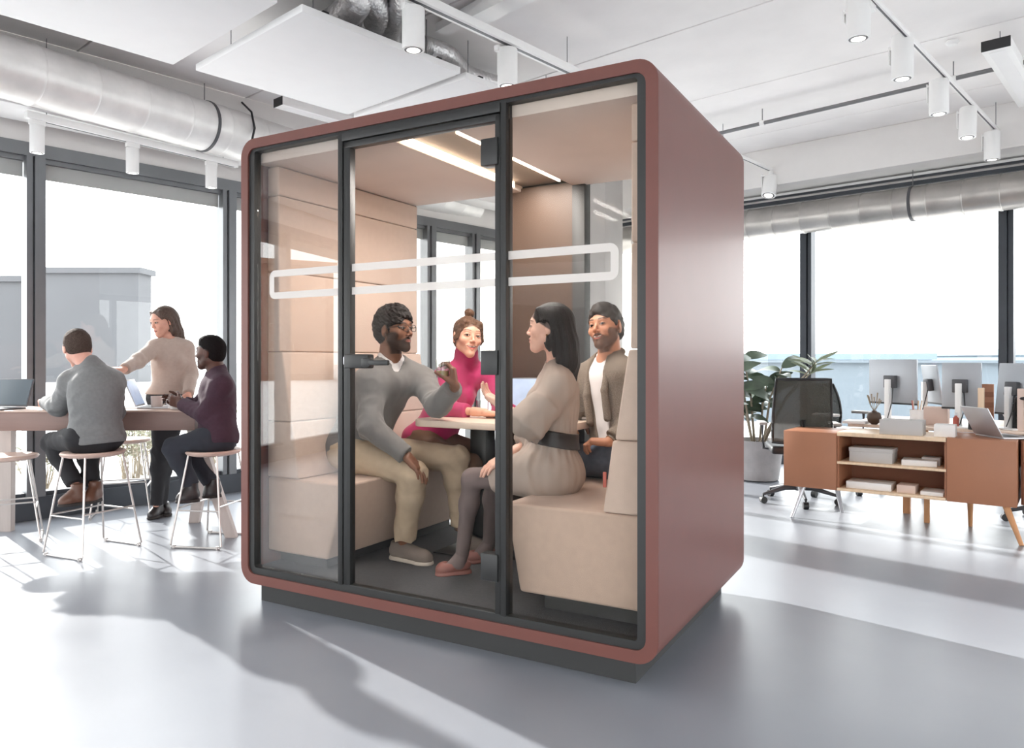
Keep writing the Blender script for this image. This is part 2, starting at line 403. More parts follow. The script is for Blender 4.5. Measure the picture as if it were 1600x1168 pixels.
# frosted outline on the glass, one piece on each pane
def band(x0, x1, par, y, cap=0):
    zo0, zo1, t = 1.494, 1.634, .034
    if cap == 0:
        MB().bb(x0, x1, y - .001, y, zo1 - t, zo1).bb(x0, x1, y - .001, y, zo0, zo0 + t).build('frosted_line', M['decal'], par)
    else:
        r, n = .036, 8
        def arc(rad, cx):
            P = []
            for q in range(n + 1):
                a = PI / 2 * q / n; P.append((cx + cap * rad * math.cos(a), zo1 - r + rad * math.sin(a) if False else (zo1 - r) + rad * math.sin(a)))
            return P
        xe, xi = (x1, x0) if cap == 1 else (x0, x1)
        cx = xe - cap * r
        def half(sgn):
            outp = [(cx + cap * r * math.cos(PI / 2 * q / n), (zo1 - r if sgn > 0 else zo0 + r) + sgn * r * math.sin(PI / 2 * q / n)) for q in range(n + 1)]
            ri = .004
            inp = [(cx + cap * ri * math.cos(PI / 2 * q / n) , (zo1 - r if sgn > 0 else zo0 + r) + sgn * ri * math.sin(PI / 2 * q / n)) for q in range(n + 1)]
            return outp, inp
        uo, ui = half(1); lo, li = half(-1)
        outer = [(xi, zo1)] + uo[::-1] + lo + [(xi, zo0)]
        inner = [(xi, zo1 - t)] + ui[::-1] + li + [(xi, zo0 + t)]
        mb = MB(); bm = mb.bm
        A = [bm.verts.new((x, y - .001, z)) for x, z in outer]; B = [bm.verts.new((x, y - .001, z)) for x, z in inner]
        A2 = [bm.verts.new((x, y, z)) for x, z in outer]; B2 = [bm.verts.new((x, y, z)) for x, z in inner]
        for i in range(len(A) - 1):
            bm.faces.new((A[i], A[i + 1], B[i + 1], B[i])); bm.faces.new((A2[i], A2[i + 1], B2[i + 1], B2[i]))
            bm.faces.new((A[i], A[i + 1], A2[i + 1], A2[i])); bm.faces.new((B[i], B[i + 1], B2[i + 1], B2[i]))
        bm.faces.new((A[0], B[0], B2[0], A2[0])); bm.faces.new((A[-1], B[-1], B2[-1], A2[-1]))
        mb.build('frosted_line', M['decal'], par)
band(.169, .633, p_l, .0255, -1); band(.703, 1.472, p_d, .0215); band(1.526, 1.999, p_r, .0255, 1)
# rear wall
MB().bb(.82, 1.235, 1.262, 1.30, .16, 2.20).build('centre_panel', M['bronze'], pod)
MB().bb(1.235, 1.312, 1.25, 1.33, .16, 2.235, .002).build('rear_post', M['plinth'], pod)
MB().bb(.80, .82, 1.26, 1.33, .16, 2.235, .002).build('rear_post', M['plinth'], pod)
ring(MB(), rr(.047, PW - .047, Z0 + .047, Z1 - .047, .045), rr(.075, PW - .075, .168, 2.20, .01), 1.29, PD - .004).build('rear_frame', M['frame'], pod)
MB().bb(.075, .80, 1.315, 1.323, .168, 2.2).build('rear_glass', M['glass_pod'], pod)
MB().bb(1.312, PW - .075, 1.315, 1.323, .168, 2.2).build('rear_glass', M['glass_pod'], pod)
# ceiling
MB().bb(.05, .90, .055, 1.285, 2.18, 2.238, .006).build('ceiling_pad', M['podceil'], pod)
MB().bb(1.232, PW - .05, .055, 1.285, 2.18, 2.238, .006).build('ceiling_pad', M['podceil'], pod)
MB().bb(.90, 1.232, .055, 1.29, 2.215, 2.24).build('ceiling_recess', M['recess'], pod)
for x in (.915, 1.205):
    MB().bb(x, x + .011, .12, 1.14, 2.180, 2.2149, .002).build('led_strip', M['led'], pod)
for x, nm in ((.99, 'booth_fill'), (1.14, 'booth_fill')):
    ld = bpy.data.lights.new('booth_fill', 'AREA'); lo_ = bpy.data.objects.new('booth_fill', ld); COL.objects.link(lo_)  # added fill lights that brighten the booth, no fitting besides the LED strips
    ld.shape = 'RECTANGLE'; ld.size = .06; ld.size_y = 1.0; ld.energy = 11; ld.color = (1, .955, .91)
    lo_.parent = pod; lo_.location = (x, .63, 2.205)
# benches
def bench(poly, x_in, cushions, sgn):
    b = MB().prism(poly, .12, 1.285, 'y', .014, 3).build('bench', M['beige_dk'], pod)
    x0, x1 = x_in
    MB().bb(x0, x1, .2, 1.28, .158, .23).build('bench_plinth', M['plinth'], b)
    xe = .05 if sgn < 0 else PW - .05
    for (za, zb, xa, xb) in cushions:
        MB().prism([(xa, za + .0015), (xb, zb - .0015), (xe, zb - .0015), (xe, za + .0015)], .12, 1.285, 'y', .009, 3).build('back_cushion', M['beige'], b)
    return b
cr_ = [(.60, .885, 1.895, 1.935), (.885, 1.237, 1.945, 2.0), (1.237, 1.645, 2.008, 2.012), (1.645, 2.03, 2.012, 2.012), (2.03, 2.178, 2.012, 2.012)]
cl_ = [(.60, .885, .265, .225), (.885, 1.237, .215, .155), (1.237, 1.645, .135, .13), (1.645, 2.03, .13, .13), (2.03, 2.178, .13, .13)]
bR = bench([(1.456, .60), (1.524, .235), (PW - .05, .235), (PW - .05, .60)], (1.60, 2.1), cr_, 1)
bL = bench([(.575, .60), (.455, .225), (.05, .225), (.05, .60)], (.06, .38), cl_, -1)
MB().bb(1.898, 1.912, .113, .121, .70, .76, .002).build('fabric_tag', M['tagred'], bR, 'small red fabric tag')

# meeting table in the booth
tb = thing('meeting_table', 'small pale table between the benches inside the booth, on a dark column', 'table', L2W(1.03, .95, .16), PA)
MB().prism(rr(-.44, .44, -.36, .30, .09), .685, .722, 'z', .006).build('tabletop', M['tabletop'], tb)
MB().bb(-.22, -.12, -.1, .0, .006, .686, .004).build('column', M['frame'], tb)
MB().bb(-.36, .02, -.25, .15, 0.0005, .007, .002).build('base_plate', M['frame'], tb)

def laptop(name, label, loc, rz, open_deg=105, wd=.30, dp=.21, sm='screen', group=None, bm_='alu'):
    t = thing(name, label, 'laptop', loc, rz, group)
    MB().bb(-wd / 2, wd / 2, -dp, 0, 0, .012, .003).build('keyboard_base', M[bm_], t)
    MB().bb(-wd / 2 + .02, wd / 2 - .02, -dp + .08, -.02, .012, .0135).build('keyboard', M['black'], t)
    a = math.radians(180 - open_deg)
    R = Matrix.Rotation(math.radians(90 - open_deg) * -1, 3, 'X')
    def tr(o):
        o.rotation_euler = (-(math.radians(open_deg - 90)), 0, 0); o.location = (0, 0.002, .014); return o
    lid = tr(MB().bb(-wd / 2, wd / 2, 0, .007, 0, dp, .002).build('lid', M[bm_], t))
    MB().bb(-wd / 2 + .008, wd / 2 - .008, -.0012, 0, .012, dp - .008).build('screen', M[sm], lid)
    return t

def tumbler(label, loc, group=None):
    t = thing('drinking_glass', label, 'glass', loc, 0, group)
    MB().lathe([(.028, 0), (.031, .003), (.036, .09), (.0345, .09), (.030, .008), (.0, .008)], n=24).build('glass_body', M['glass_cup'], t)
    MB().lathe([(.0295, .0085), (.0315, .035), (.0, .0351)], n=24).build('drink', M['drink'], t)
    return t
# ------------------------------------------------------------ ceiling fittings
def PX(px, py, z):
    D = (z - CAMH) * F / (HY - py); return Vector(((px - 800) / F * D, D, z))
E1 = Vector((.669, .743, 0)); E2 = Vector((.743, -.669, 0)); A1 = math.atan2(.743, .669)   # along left wall / along right wall
def raft(label, corner, la, lb, za=3.1, th=.045):
    """corner = nearest corner in plan, la along E1, lb along -E2"""
    c = corner + E1 * la / 2 - E2 * lb / 2
    t = thing('acoustic_panel', label, 'ceiling panel', (c.x, c.y, za), RA, 'suspended acoustic panels')
    MB().bb(-lb / 2, lb / 2, -la / 2, la / 2, 0, th, .006).build('panel', M['raft'], t)
    for sx in (-1, 1):
        MB().bb(-lb / 2 + .05, lb / 2 - .05, sx * la * .36 - .015, sx * la * .36 + .015, th, th + .03).build('rail', M['whitemetal'], t)
        for sy in (-1, 1):
            MB().tube([(sy * lb * .38, sx * la * .36, th + .03), (sy * lb * .38, sx * la * .36, ZC - za)], .003, 6).build('hanger_wire', M['pipe'], t)
            MB().bb(sy * lb / 2 - sy * .10 - .02 , sy * lb / 2 - sy * .02, sx * la * .36 - .02, sx * la * .36 + .02, th, th + .02).build('bracket', M['black'], t)
    return t
raft('white square acoustic panel hung in middle of left ceiling', PX(472, 18, 3.1), 1.205, 1.262)
raft('large white acoustic panel filling the top left corner of ceiling', PX(452, 12, 3.1) - E1 * 3.07, 3.0, 1.262)
raft('white acoustic panel just above the booth roof, partly hidden', PX(728, 122, 3.1), 1.205, 1.262)
# soffit rafts near left window
for k_, lb_ in ((0, 'white soffit panel above the left windows, near left edge'), (1, 'white soffit panel above left windows, nearest the booth')):
    c = RM @ Vector((.34, -6.6 + 1.93 * k_, 2.93)); t = thing('soffit_panel', lb_, 'ceiling panel', c, RA, 'soffit panels above the left windows')
    MB().bb(-.20, .20, -.93, .93, 0, .04, .004).build('panel', M['raft'], t)
    for sy in (-.7, .7): MB().tube([(0, sy, .04), (0, sy, ZC - 2.93)], .003, 6).build('hanger_wire', M['pipe'], t)

def duct(name, label, a, b, r, step, strap=None, m='duct'):
    a, b = Vector(a), Vector(b); L = (b - a).length; d = (b - a) / L
    t = thing(name, label, 'duct', a, 0)
    Rq = Vector((0, 0, 1)).rotation_difference(d).to_matrix()
    n = int(L / step)
    for i in range(n):
        MB().lathe([(r, 0), (r, step * .90), (r + .005, step * .94), (r + .005, step * .98), (r, step)], n=36, R=Rq, c=d * (i * step)).build('duct_section', M[m], t)
    for s in (strap or []):
        MB().lathe([(r + .007, -.012), (r + .007, .012)], n=36, R=Rq, c=d * s).build('strap', M['darkgrey'], t)
        MB().tube([Vector(d * s) + Vector((0, 0, r)), Vector(d * s) + Vector((0, 0, ZC - a.z))], .004, 6).build('hanger_rod', M['pipe'], t)
    return t
da = PX(0, 103, 3.1); db = PX(383, 216, 3.1); dd = (db - da).normalized()
duct('air_duct', 'big round galvanised duct along the ceiling above left windows', da - dd * 1.6, db + dd * 3.6, .20, .36, [3.1, 5.5])
da = PX(1162, 352, 2.72); db = PX(1600, 296, 2.72); dd = (db - da).normalized()
duct('air_duct', 'thin round silver duct running along top of right windows', da - dd * 2.6, db + dd * 2.2, .165, .30, [2.6 + 1.75, 6.0], 'duct_dk')
# pieces of exposed services above the booth
def flex(label, pts, r):
    pts = [Vector(p) for p in pts]; org = pts[0]
    t = thing('flexible_duct', label, 'duct', org, 0, 'crinkled foil ducts on the ceiling')
    P = []; Rr = []
    n = 60
    for i in range(n + 1):
        u = i / n * (len(pts) - 1); k_ = min(int(u), len(pts) - 2); f_ = u - k_
        p0, p1, p2_, p3 = pts[max(k_ - 1, 0)], pts[k_], pts[k_ + 1], pts[min(k_ + 2, len(pts) - 1)]
        q = .5 * ((2 * p1) + (-p0 + p2_) * f_ + (2 * p0 - 5 * p1 + 4 * p2_ - p3) * f_ ** 2 + (-p0 + 3 * p1 - 3 * p2_ + p3) * f_ ** 3)
        P.append(q - org); Rr.append(r * (1 + .07 * (i % 2)) )
    MB().tube(P, Rr, 16).build('hose', M['foil'], t); return t
flex('left most crinkled foil hose behind the square acoustic panel', [PX(505, -60, 3.28), PX(560, -10, 3.28), PX(530, 30, 3.28), PX(470, 60, 3.28)], .085)
flex('middle crinkled foil hose behind the square acoustic panel', [PX(560, -40, 3.3), PX(590, 8, 3.3), PX(585, 40, 3.3), PX(560, 75, 3.3)], .075)
flex('right crinkled foil hose next to white spotlight rail', [PX(640, -50, 3.3), PX(625, 10, 3.3), PX(610, 50, 3.3), PX(640, 110, 3.3)], .07)
flex('curved foil hose beyond the spotlight rail above booth', [PX(660, 70, 3.34), PX(700, 85, 3.34), PX(730, 115, 3.34), PX(790, 135, 3.34)], .06)
def tray(label, a, b, wd=.16, h=.05, m='whitemetal', name='cable_tray', cat='cable tray'):
    a, b = Vector(a), Vector(b); L = (b - a).length; c = (a + b) / 2
    t = thing(name, label, cat, c, math.atan2(b.y - a.y, b.x - a.x))
    MB().bb(-L / 2, L / 2, -wd / 2, wd / 2, -.004, 0).bb(-L / 2, L / 2, -wd / 2, -wd / 2 + .006, 0, h).bb(-L / 2, L / 2, wd / 2 - .006, wd / 2, 0, h).build('channel', M[m], t)
    for s in (-.4, 0, .4): MB().tube([(L * s, 0, 0), (L * s, 0, ZC - c.z)], .004, 6).build('hanger_rod', M['pipe'], t)
    for s in np.linspace(-.47, .47, 8): MB().bb(L * s - .01, L * s + .01, -wd / 2, wd / 2, .0, .006).build('rung', M[m], t)
    return t
tray('white cable tray crossing the ceiling above booth, upper', PX(735, 38, 3.34), PX(900, -45, 3.34), .14)
tray('white metal channel behind upper cable tray above booth', PX(640, 5, 3.36), PX(735, -50, 3.36), .2)
tray('thin silver channel over the crinkled hoses', PX(560, 65, 3.36), PX(800, -60, 3.36), .05, m='duct')
tray('thin dark channel next to the crinkled hoses', PX(540, 48, 3.37), PX(700, -50, 3.37), .06, m='darkgrey')
tray('white channel crossing behind spotlight rail over booth', PX(690, 52, 3.38), PX(775, 5, 3.38), .10)

def track(label, a, b, wd=.034, th=.03):
    a, b = Vector(a), Vector(b); c = (a + b) / 2; L = (b - a).length
    t = thing('light_track', label, 'light track', c, math.atan2(b.y - a.y, b.x - a.x))
    MB().bb(-L / 2, L / 2, -wd / 2, wd / 2, 0, th, .002).build('rail', M['whitemetal'], t)
    MB().bb(-L / 2 + .03, L / 2 - .03, -wd * .18, wd * .18, -.0012, .0).build('slot', M['darkgrey'], t)
    for s in (-.42, .42): MB().tube([(L * s, 0, th), (L * s, 0, ZC - c.z)], .003, 6).build('hanger_wire', M['pipe'], t)
    return t
def spot(label, adapter, centre, r=.064, h=.24, tilt=(0, 0), group=None, lens=True, arm=True):
    """cylinder spotlight hanging under a rail"""
    c = Vector(centre); t = thing('spotlight', label, 'spotlight', c, A1, group)
    R = rotm(tilt[0], tilt[1], 0)
    rot = R.to_euler()
    b = MB().lathe([(r * .96, h / 2), (r, h / 2 - .004), (r, -h / 2 + .004), (r * .98, -h / 2), (r * .80, -h / 2), (r * .74, -h / 2 + .02), (.0, -h / 2 + .03)], n=32).build('housing', M['whitemetal'], t)
    b.rotation_euler = rot
    ln = MB().lathe([(r * .80, -h / 2 + .001), (r * .80, -h / 2 + .004), (r * .60, -h / 2 + .006), (r * .60, -h / 2 + .001)], n=28).build('reflector_ring', M['darkgrey'], b)
    MB().lathe([(r * .60, -h / 2 - .002), (r * .60, -h / 2 - .001), (.0, -h / 2 - .0005)], n=24).build('lens', M['lampglow'], b)
    ad = Vector(adapter) - c; ad = Matrix.Rotation(-A1, 3, 'Z') @ ad
    MB().bb(ad.x - .05, ad.x + .05, ad.y - .017, ad.y + .017, ad.z - .035, ad.z, .003).build('adapter', M['whitemetal'], t)
    if arm:
        sy = r + .010
        MB().bb(-.016, .016, sy - .004, sy + .004, -h * .12, ad.z - .02, .002).bb(-.016, .016, min(ad.y, sy) - .004, max(ad.y, sy) + .004, ad.z - .045, ad.z - .03, .002).build('bracket', M['whitemetal'], t)
    return t
M['lampglow'] = mat('lamp lens', (255, 250, 244), .3, emis=1.6, var=0)
tA, tB = PX(1340, -15, 3.2), PX(1570, 219, 3.2)
track('white spotlight track running across the right ceiling', tA - E1 * 1.0, tB)
for px, py, r_, h_, dsc, ax in ((1341, 22, .064, .28, 'nearest of five white spotlights on right ceiling track, at top edge', 1360), (1410, 90, .064, .27, 'second of five spotlights along the right ceiling track, dark lens ring showing', 1418),
                             (1467, 152, .064, .24, 'middle one of the five white spotlights on right ceiling track', 1477), (1512, 192, .062, .24, 'fourth white spotlight on right ceiling track, slightly tilted', 1519), (1550, 228, .062, .24, 'farthest of five white spotlights on the right ceiling track', 1555)):
    u = (ax - 1340) / 230; ya = -15 + 234 * u
    ad = PX(ax, ya, 3.2); c = at(px, py, ad.y)
    spot(dsc, ad, (c.x, c.y, c.z), r_, h_, (0, .0 if px != 1512 else .12), 'white spotlights on the right track')
track('short white light track ending left of the right duct, beside booth', PX(1120, 230, 3.2), PX(1225, 277, 3.2))
ad = PX(1206, 268, 3.2); c = at(1203, 291, ad.y); spot('small tilted white spotlight just right of the booth roof', ad, c, .075, .22, (0, .35))
track('white spotlight rail crossing above booth', PX(600, -20, 3.2), PX(905, 122, 3.2), .07, .05)
for px, py, ax, ay, dsc in ((646, 46, 640, 8, 'white cylinder spotlight hanging over the square acoustic panel'), (793, 106, 783, 74, 'white cylinder spotlight directly above booth roof')):
    ad = PX(ax, ay, 3.2); spot(dsc, ad, at(px, py, ad.y), .064, .235, (0, 0), 'cylinder spotlights above the booth')
track('thin white track above left windows carrying three small spotlights', PX(40, 184, 2.86), PX(370, 262, 2.86), .05, .05)
for px, y0, y1, dsc in ((58, 197, 238, 'small cylinder downlight above left windows, leftmost of three'), (207, 232, 270, 'small cylinder downlight above left windows, middle of three'), (330, 258, 293, 'small cylinder downlight above left windows, nearest the booth')):
    u = (px - 40) / 330; ad = PX(px, 184 + 78 * u, 2.86); spot(dsc, ad, at(px, (y0 + y1) / 2, ad.y), .046, .19, (0, 0), 'small downlights above left windows', arm=False)

def pipe(label, a, b, r=.014, clips=()):
    a, b = Vector(a), Vector(b); d = b - a; t = thing('ceiling_pipe', label, 'pipe', a, 0)
    MB().tube([(0, 0, 0), d], r, 12).build('tube', M['pipe'], t)
    for s in clips:
        p = d * s
        MB().tube([p - d.normalized() * .02, p + d.normalized() * .02], r + .008, 12).build('clip', M['whitemetal'], t)
        MB().tube([p, p + Vector((0, 0, ZC - a.z))], .004, 6).build('hanger_rod', M['pipe'], t)
    return t
pipe('long grey sprinkler pipe slanting across the right ceiling', PX(1060, 223, 3.32), PX(1640, 88, 3.32), .017, (.29, .80))
def linear(label, c0, L, wd=.17, h=.07, name='linear_light'):
    c = Vector(c0) + E1 * L / 2
    t = thing(name, label, 'light fixture', c, A1)
    MB().bb(-L / 2, L / 2, -wd / 2, wd / 2, 0, h, .003).build('housing', M['whitemetal'], t)
    MB().bb(-L / 2 - .006, -L / 2, -wd / 2, wd / 2, 0, h).build('end_cap', M['black'], t)
    MB().bb(-L / 2 + .05, L / 2 - .05, -wd * .28, wd * .28, -.002, 0).build('diffuser', M['raft'], t)
    for s in (-.4, .4): MB().tube([(L * s, 0, h), (L * s, 0, ZC - c.z)], .003, 6).build('hanger_wire', M['pipe'], t)
linear('white linear light with dark end cap at the top right ceiling', PX(1556, 77, 3.28), 1.5)
linear('slim white linear light with dark end cap behind square acoustic panel', PX(435, 166, 3.28), 1.3, .13)
# hanging cable
cb = [PX(378, 160, 3.4), PX(393, 175, 3.3), at(398, 200, 6.3), at(393, 222, 6.2), at(394, 245, 6.2)]
MB().tube([Vector(p) for p in cb], .009, 8).build('ceiling_cable', M['black']); tag(bpy.data.objects['ceiling_cable'], 'dark cable dangling from ceiling beside booth left top corner', 'cable')
dv = MB().lathe([(.04, 0), (.045, -.01), (.03, -.03), (.0, -.032)], c=PX(1488, 64, ZC), n=20).build('smoke_detector', M['whitemetal']); tag(dv, 'tiny round white detector on right ceiling', 'detector')

# ------------------------------------------------------------ high table and stools
TD = 5.28
tz = CAMH - (637 - HY) / F * TD
ht = thing('high_table', 'long high table with thick brown edge along left windows', 'table', (-2.83, TD, 0), math.radians(2))
MB().bb(-.72, .70, -.26, .22, tz - .135, tz - .012, .004).build('apron', M['baredge'], ht)
MB().bb(-.73, .71, -.27, .23, tz - .012, tz, .003).build('tabletop', M['bartop'], ht)
for (xa, ya, xb, yb) in ((.66, .14, .50, .26), (.66, -.16, .93, -.22), (-.69, .0, -.70, .02)):
    top = Vector((xa, ya, tz - .13)); bot = Vector((xb, yb, 0))
    mb = MB(); bm = mb.bm
    q = [(-.045, -.03), (.045, -.03), (.045, .03), (-.045, .03)]
    a_ = [bm.verts.new(top + Vector((x, y, 0))) for x, y in q]; b_ = [bm.verts.new(bot + Vector((x * .8, y * .8, 0))) for x, y in q]
    bm.faces.new(a_); bm.faces.new(b_[::-1])
    for i in range(4): bm.faces.new((a_[i], a_[(i + 1) % 4], b_[(i + 1) % 4], b_[i]))
    mb.build('leg', M['legwood'], ht)

def stool(label, x, y, h, rz, group='wire bar stools at the high table'):
    t = thing('bar_stool', label, 'stool', (x, y, 0), rz, group)
    MB().lathe([(.02, -.028), (.15, -.028), (.185, -.018), (.195, -.004), (.188, .006), (.15, .004), (.0, -.004)], c=(0, 0, h), n=40, sy=.86).build('seat', M['seatply'], t)
    for sx in (-1, 1):
        for sy in (-1, 1):
            MB().tube([(sx * .13, sy * .10, h - .02), (sx * .205, sy * .175, .02), (sx * .205, sy * .165, .007)], .0065, 8).build('leg', M['chrome'], t)
        MB().tube([(sx * .205, -.17, .007), (sx * .205, .17, .007)], .0065, 8).build('sled_bar', M['chrome'], t)
        MB().lathe([(.011, 0), (.011, .02)], c=(sx * .205, -.15, 0), n=10).build('foot', M['chrome'], t)
        MB().lathe([(.011, 0), (.011, .02)], c=(sx * .205, .15, 0), n=10).build('foot', M['chrome'], t)
        f_ = .62; MB().tube([(sx * (.13 + .075 * f_), -(.10 + .075 * f_), h - .02 - (h - .04) * f_), (sx * (.13 + .075 * f_), (.10 + .075 * f_), h - .02 - (h - .04) * f_)], .0055, 8).build('foot_rest', M['chrome'], t)
    MB().tube([(-.177, -.147, .262), (.177, -.147, .262)], .0055, 8).build('foot_rest', M['chrome'], t)
    MB().tube([(-.177, .147, .245), (.177, .147, .245)], .0055, 8).build('foot_rest', M['chrome'], t)
    MB().tube([(-.1, 0, h - .03), (.1, 0, h - .03)], .008, 8).build('seat_brace', M['chrome'], t)
    return t
p = at(146, 706, 4.74); stool('wire bar stool under the man in charcoal sweater', p.x, p.y, .62, math.radians(66))
p = at(334, 706, 4.98); stool('wire bar stool under the man in plum sweater', p.x, p.y, .60, math.radians(80))
p = at(193, 690, 5.85); stool('empty bar stool behind the high table, just right of the charcoal sweater man', p.x, p.y, .58, math.radians(20))
p = at(8, 712, 5.0); stool('extra bar stool at left edge standing in for a window reflection', p.x, p.y, .56, math.radians(30))  # stool added in place of a stool's reflection in the window

laptop('laptop', 'open laptop with dark screen at far left end of high table', (at(2, 637, 5.15).x, 5.22, tz + .0), math.radians(168) + PI, 108, .30, .2, 'screen_dk', bm_='darkgrey')
laptop('laptop', 'pale laptop seen side on beside the standing woman on high table', (at(221, 637, 5.3).x, 5.30, tz), math.radians(104), 112, .28, .2, 'screen')
laptop('laptop', 'thin laptop in front of the man in charcoal sweater', (at(88, 637, 5.3).x, 5.36, tz), math.radians(190), 20, .26, .18, 'screen')
def mug(label, p, r=.038, h=.085, side=1, m='mug'):
    t = thing('mug', label, 'mug', p, 0, 'mugs on the high table')
    MB().lathe([(r * .85, 0), (r * .95, .004), (r, h), (r - .004, h), (r * .85, .008), (0, .008)], n=28).build('cup', M[m], t)
    MB().tube([(side * (r - .002), 0, h * .8), (side * (r + .022), 0, h * .75), (side * (r + .026), 0, h * .45), (side * (r - .002), 0, h * .22)], .0045, 8).build('handle', M[m], t)
mug('stoneware mug standing on high table left of the plum sweater man', (at(245, 637, 5.24).x, 5.24, tz))
mug('mug between the hands of the man in plum sweater', (at(272, 637, 5.14).x, 5.16, tz + .001), side=-1, m='white')
tag(MB().prism(rr(-.1, .1, -.07, .07, .004, 2), 0, .004, 'z').build('notepad', M['card']), 'pale notepad flat on high table near the mugs', 'notepad').location = (at(205, 637, 5.25).x, 5.3, tz)

# ------------------------------------------------------------ in-booth small things
tbz = .16 + .722
laptop('laptop', 'open laptop with bright screen on the booth table', L2W(1.0, 1.10, tbz), PA + math.radians(14), 108, .30, .21, 'screen', bm_='darkgrey')
p = at(754, 640, 4.2); tumbler('empty tumbler on booth table near the magenta sweater woman', (p.x, p.y, tbz))
t = thing('book', 'small pale book on booth table by the cardigan man', 'book', L2W(1.38, 1.08, tbz), PA + .3)
MB().bb(-.07, .07, -.1, .1, 0, .003).bb(-.07, .07, -.1, .1, .017, .02).build('cover', M['bronze'], t); MB().bb(-.066, .066, -.096, .096, .003, .017).build('pages', M['card'], t)

# ------------------------------------------------------------ right side desks
KD = Vector((.8, -.6, 0)); KA = math.atan2(-.6, .8); K0 = Vector((2.19, 5.73, 0))   # cabinet front line
KM = Matrix.Translation(K0) @ Matrix.Rotation(KA, 4, 'Z')
def K(x, y, z=0): return KM @ Vector((x, y, z))
def kthing(name, label, cat, x, y, z, rz=0, group=None): return thing(name, label, cat, K(x, y, z), KA + rz, group)
def wedge_leg(t, x0, y0, x1, y1, z1, r=.022, m='oakleg'):
    MB().tube([(x0, y0, z1), (x1, y1, .0)], [r, r * .6], 12).build('leg', M[m], t)
t = kthing('storage_cabinet', 'caramel cabinet at left end of desk cluster, next to mesh chair', 'cabinet', -.125, 0, 0)
MB().bb(0, .385, .012, .45, .23, .655, .003).build('body', M['orange'], t); MB().bb(.002, .383, 0, .012, .232, .653, .002).build('door', M['orange'], t)
wedge_leg(t, .13, .06, .075, -.04, .23, m='alu'); wedge_leg(t, .30, .35, .33, .40, .23, m='alu')
t = kthing('shelf_unit', 'low open shelf unit between the two caramel cabinets', 'shelf unit', .262, 0, 0)
for nm, z0, z1, m_ in (('bottom_shelf', .232, .252, 'oak'), ('shelf', .43, .448, 'oak'), ('top_board', .635, .663, 'oak')): MB().bb(.001, .705, .0, .42, z0, z1, .002).build(nm, M[m_], t)
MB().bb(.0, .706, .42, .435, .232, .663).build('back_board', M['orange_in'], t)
MB().bb(.0, .012, .02, .42, .252, .635).build('side_board', M['orange'], t); MB().bb(.694, .706, .02, .42, .252, .635).build('side_board', M['orange'], t)
for x in (.52,): MB().bb(x, x + .035, .36, .395, 0, .232).build('leg', M['oakleg'], t)
t = kthing('storage_cabinet', 'wide caramel cabinet at right end of desk cluster under laptop', 'cabinet', .970, 0, 0)
MB().bb(0, .40, .012, .50, .23, .665, .003).build('body', M['orange'], t); MB().bb(.002, .398, 0, .012, .232, .663, .002).build('door', M['orange'], t)
wedge_leg(t, .34, .04, .43, -.05, .23); wedge_leg(t, .10, .40, .10, .42, .23)
t = kthing('storage_cabinet', 'caramel drawer unit cut off by right picture edge', 'cabinet', 1.385, .14, 0)
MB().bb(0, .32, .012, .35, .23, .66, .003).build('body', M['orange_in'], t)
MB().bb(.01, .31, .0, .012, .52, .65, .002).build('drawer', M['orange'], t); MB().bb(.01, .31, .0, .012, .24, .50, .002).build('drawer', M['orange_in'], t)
wedge_leg(t, .1, .1, .1, .08, .23); wedge_leg(t, .25, .3, .27, .3, .23)
dz = .69
t = kthing('desk', 'big light desk behind the low cabinets on right', 'desk', 0.0, .47, 0)
MB().bb(.22, 1.9, .05, 1.15, dz - .025, dz, .003).build('desktop', M['tabletop'], t)
for x in (.62, 1.85):
    for y in (.20, 1.08): MB().bb(x - .025, x + .025, y - .025, y + .025, 0, dz - .025).build('leg', M['oakleg'], t)
def box_thing(label, cat, x, y, z, sx, sy, sz, m, rz=0, name='storage_box', lid=True):
    t = kthing(name, label, cat, x, y, z, rz)
    MB().bb(-sx / 2, sx / 2, -sy / 2, sy / 2, 0, sz * (.72 if lid else 1), .002).build('box_body', M[m], t)
    if lid: MB().bb(-sx / 2 - .003, sx / 2 + .003, -sy / 2 - .003, sy / 2 + .003, sz * .72, sz, .002).build('lid', M[m], t)
    return t
def kx(px, y, z):
    """x along the cabinets for a pixel column at depth y"""
    r = (px - 800) / F; o = K(0, y); return (r * o.y - o.x) / (KD.x - r * KD.y)
bx = lambda px, y: kx(px, y, 0)
def kbox(label, cat, px0, px1, y, z, dp, h, m, rz=0, name='storage_box', lid=False):
    a, b = bx(px0, y), bx(px1, y); return box_thing(label, cat, (a + b) / 2, y + dp / 2, z, b - a, dp, h, m, rz, name, lid)
kbox('grey lidded box on the upper shelf of open unit', 'box', 1327, 1394, .06, .448, .2, .105, 'cardgrey', lid=True)
kbox('thin white box beside grey box on upper shelf', 'box', 1407, 1462, .06, .448, .18, .040, 'card', .08)
kbox('flat pale folder box under the white box, slid back on upper shelf', 'box', 1440, 1469, .16, .448, .12, .055, 'cardgrey')
kbox('long white flat box on bottom shelf, left', 'box', 1322, 1392, .05, .252, .2, .05, 'card')
kbox('small blush box on bottom shelf, centre', 'box', 1401, 1430, .05, .252, .15, .055, 'cardpink', .0)
kbox('thin white file on the bottom shelf, right', 'box', 1438, 1474, .04, .252, .2, .026, 'card')
kbox('wide open grey tray box on top of the shelf unit', 'box', 1374, 1441, .04, .663, .16, .105, 'cardgrey')
kbox('small white box on shelf unit top near right cabinet', 'box', 1459, 1492, .06, .663, .12, .085, 'card')
kbox('blush slatted desk organiser box behind pen cup', 'box', 1443, 1480, .75, dz, .12, .14, 'cardpink')
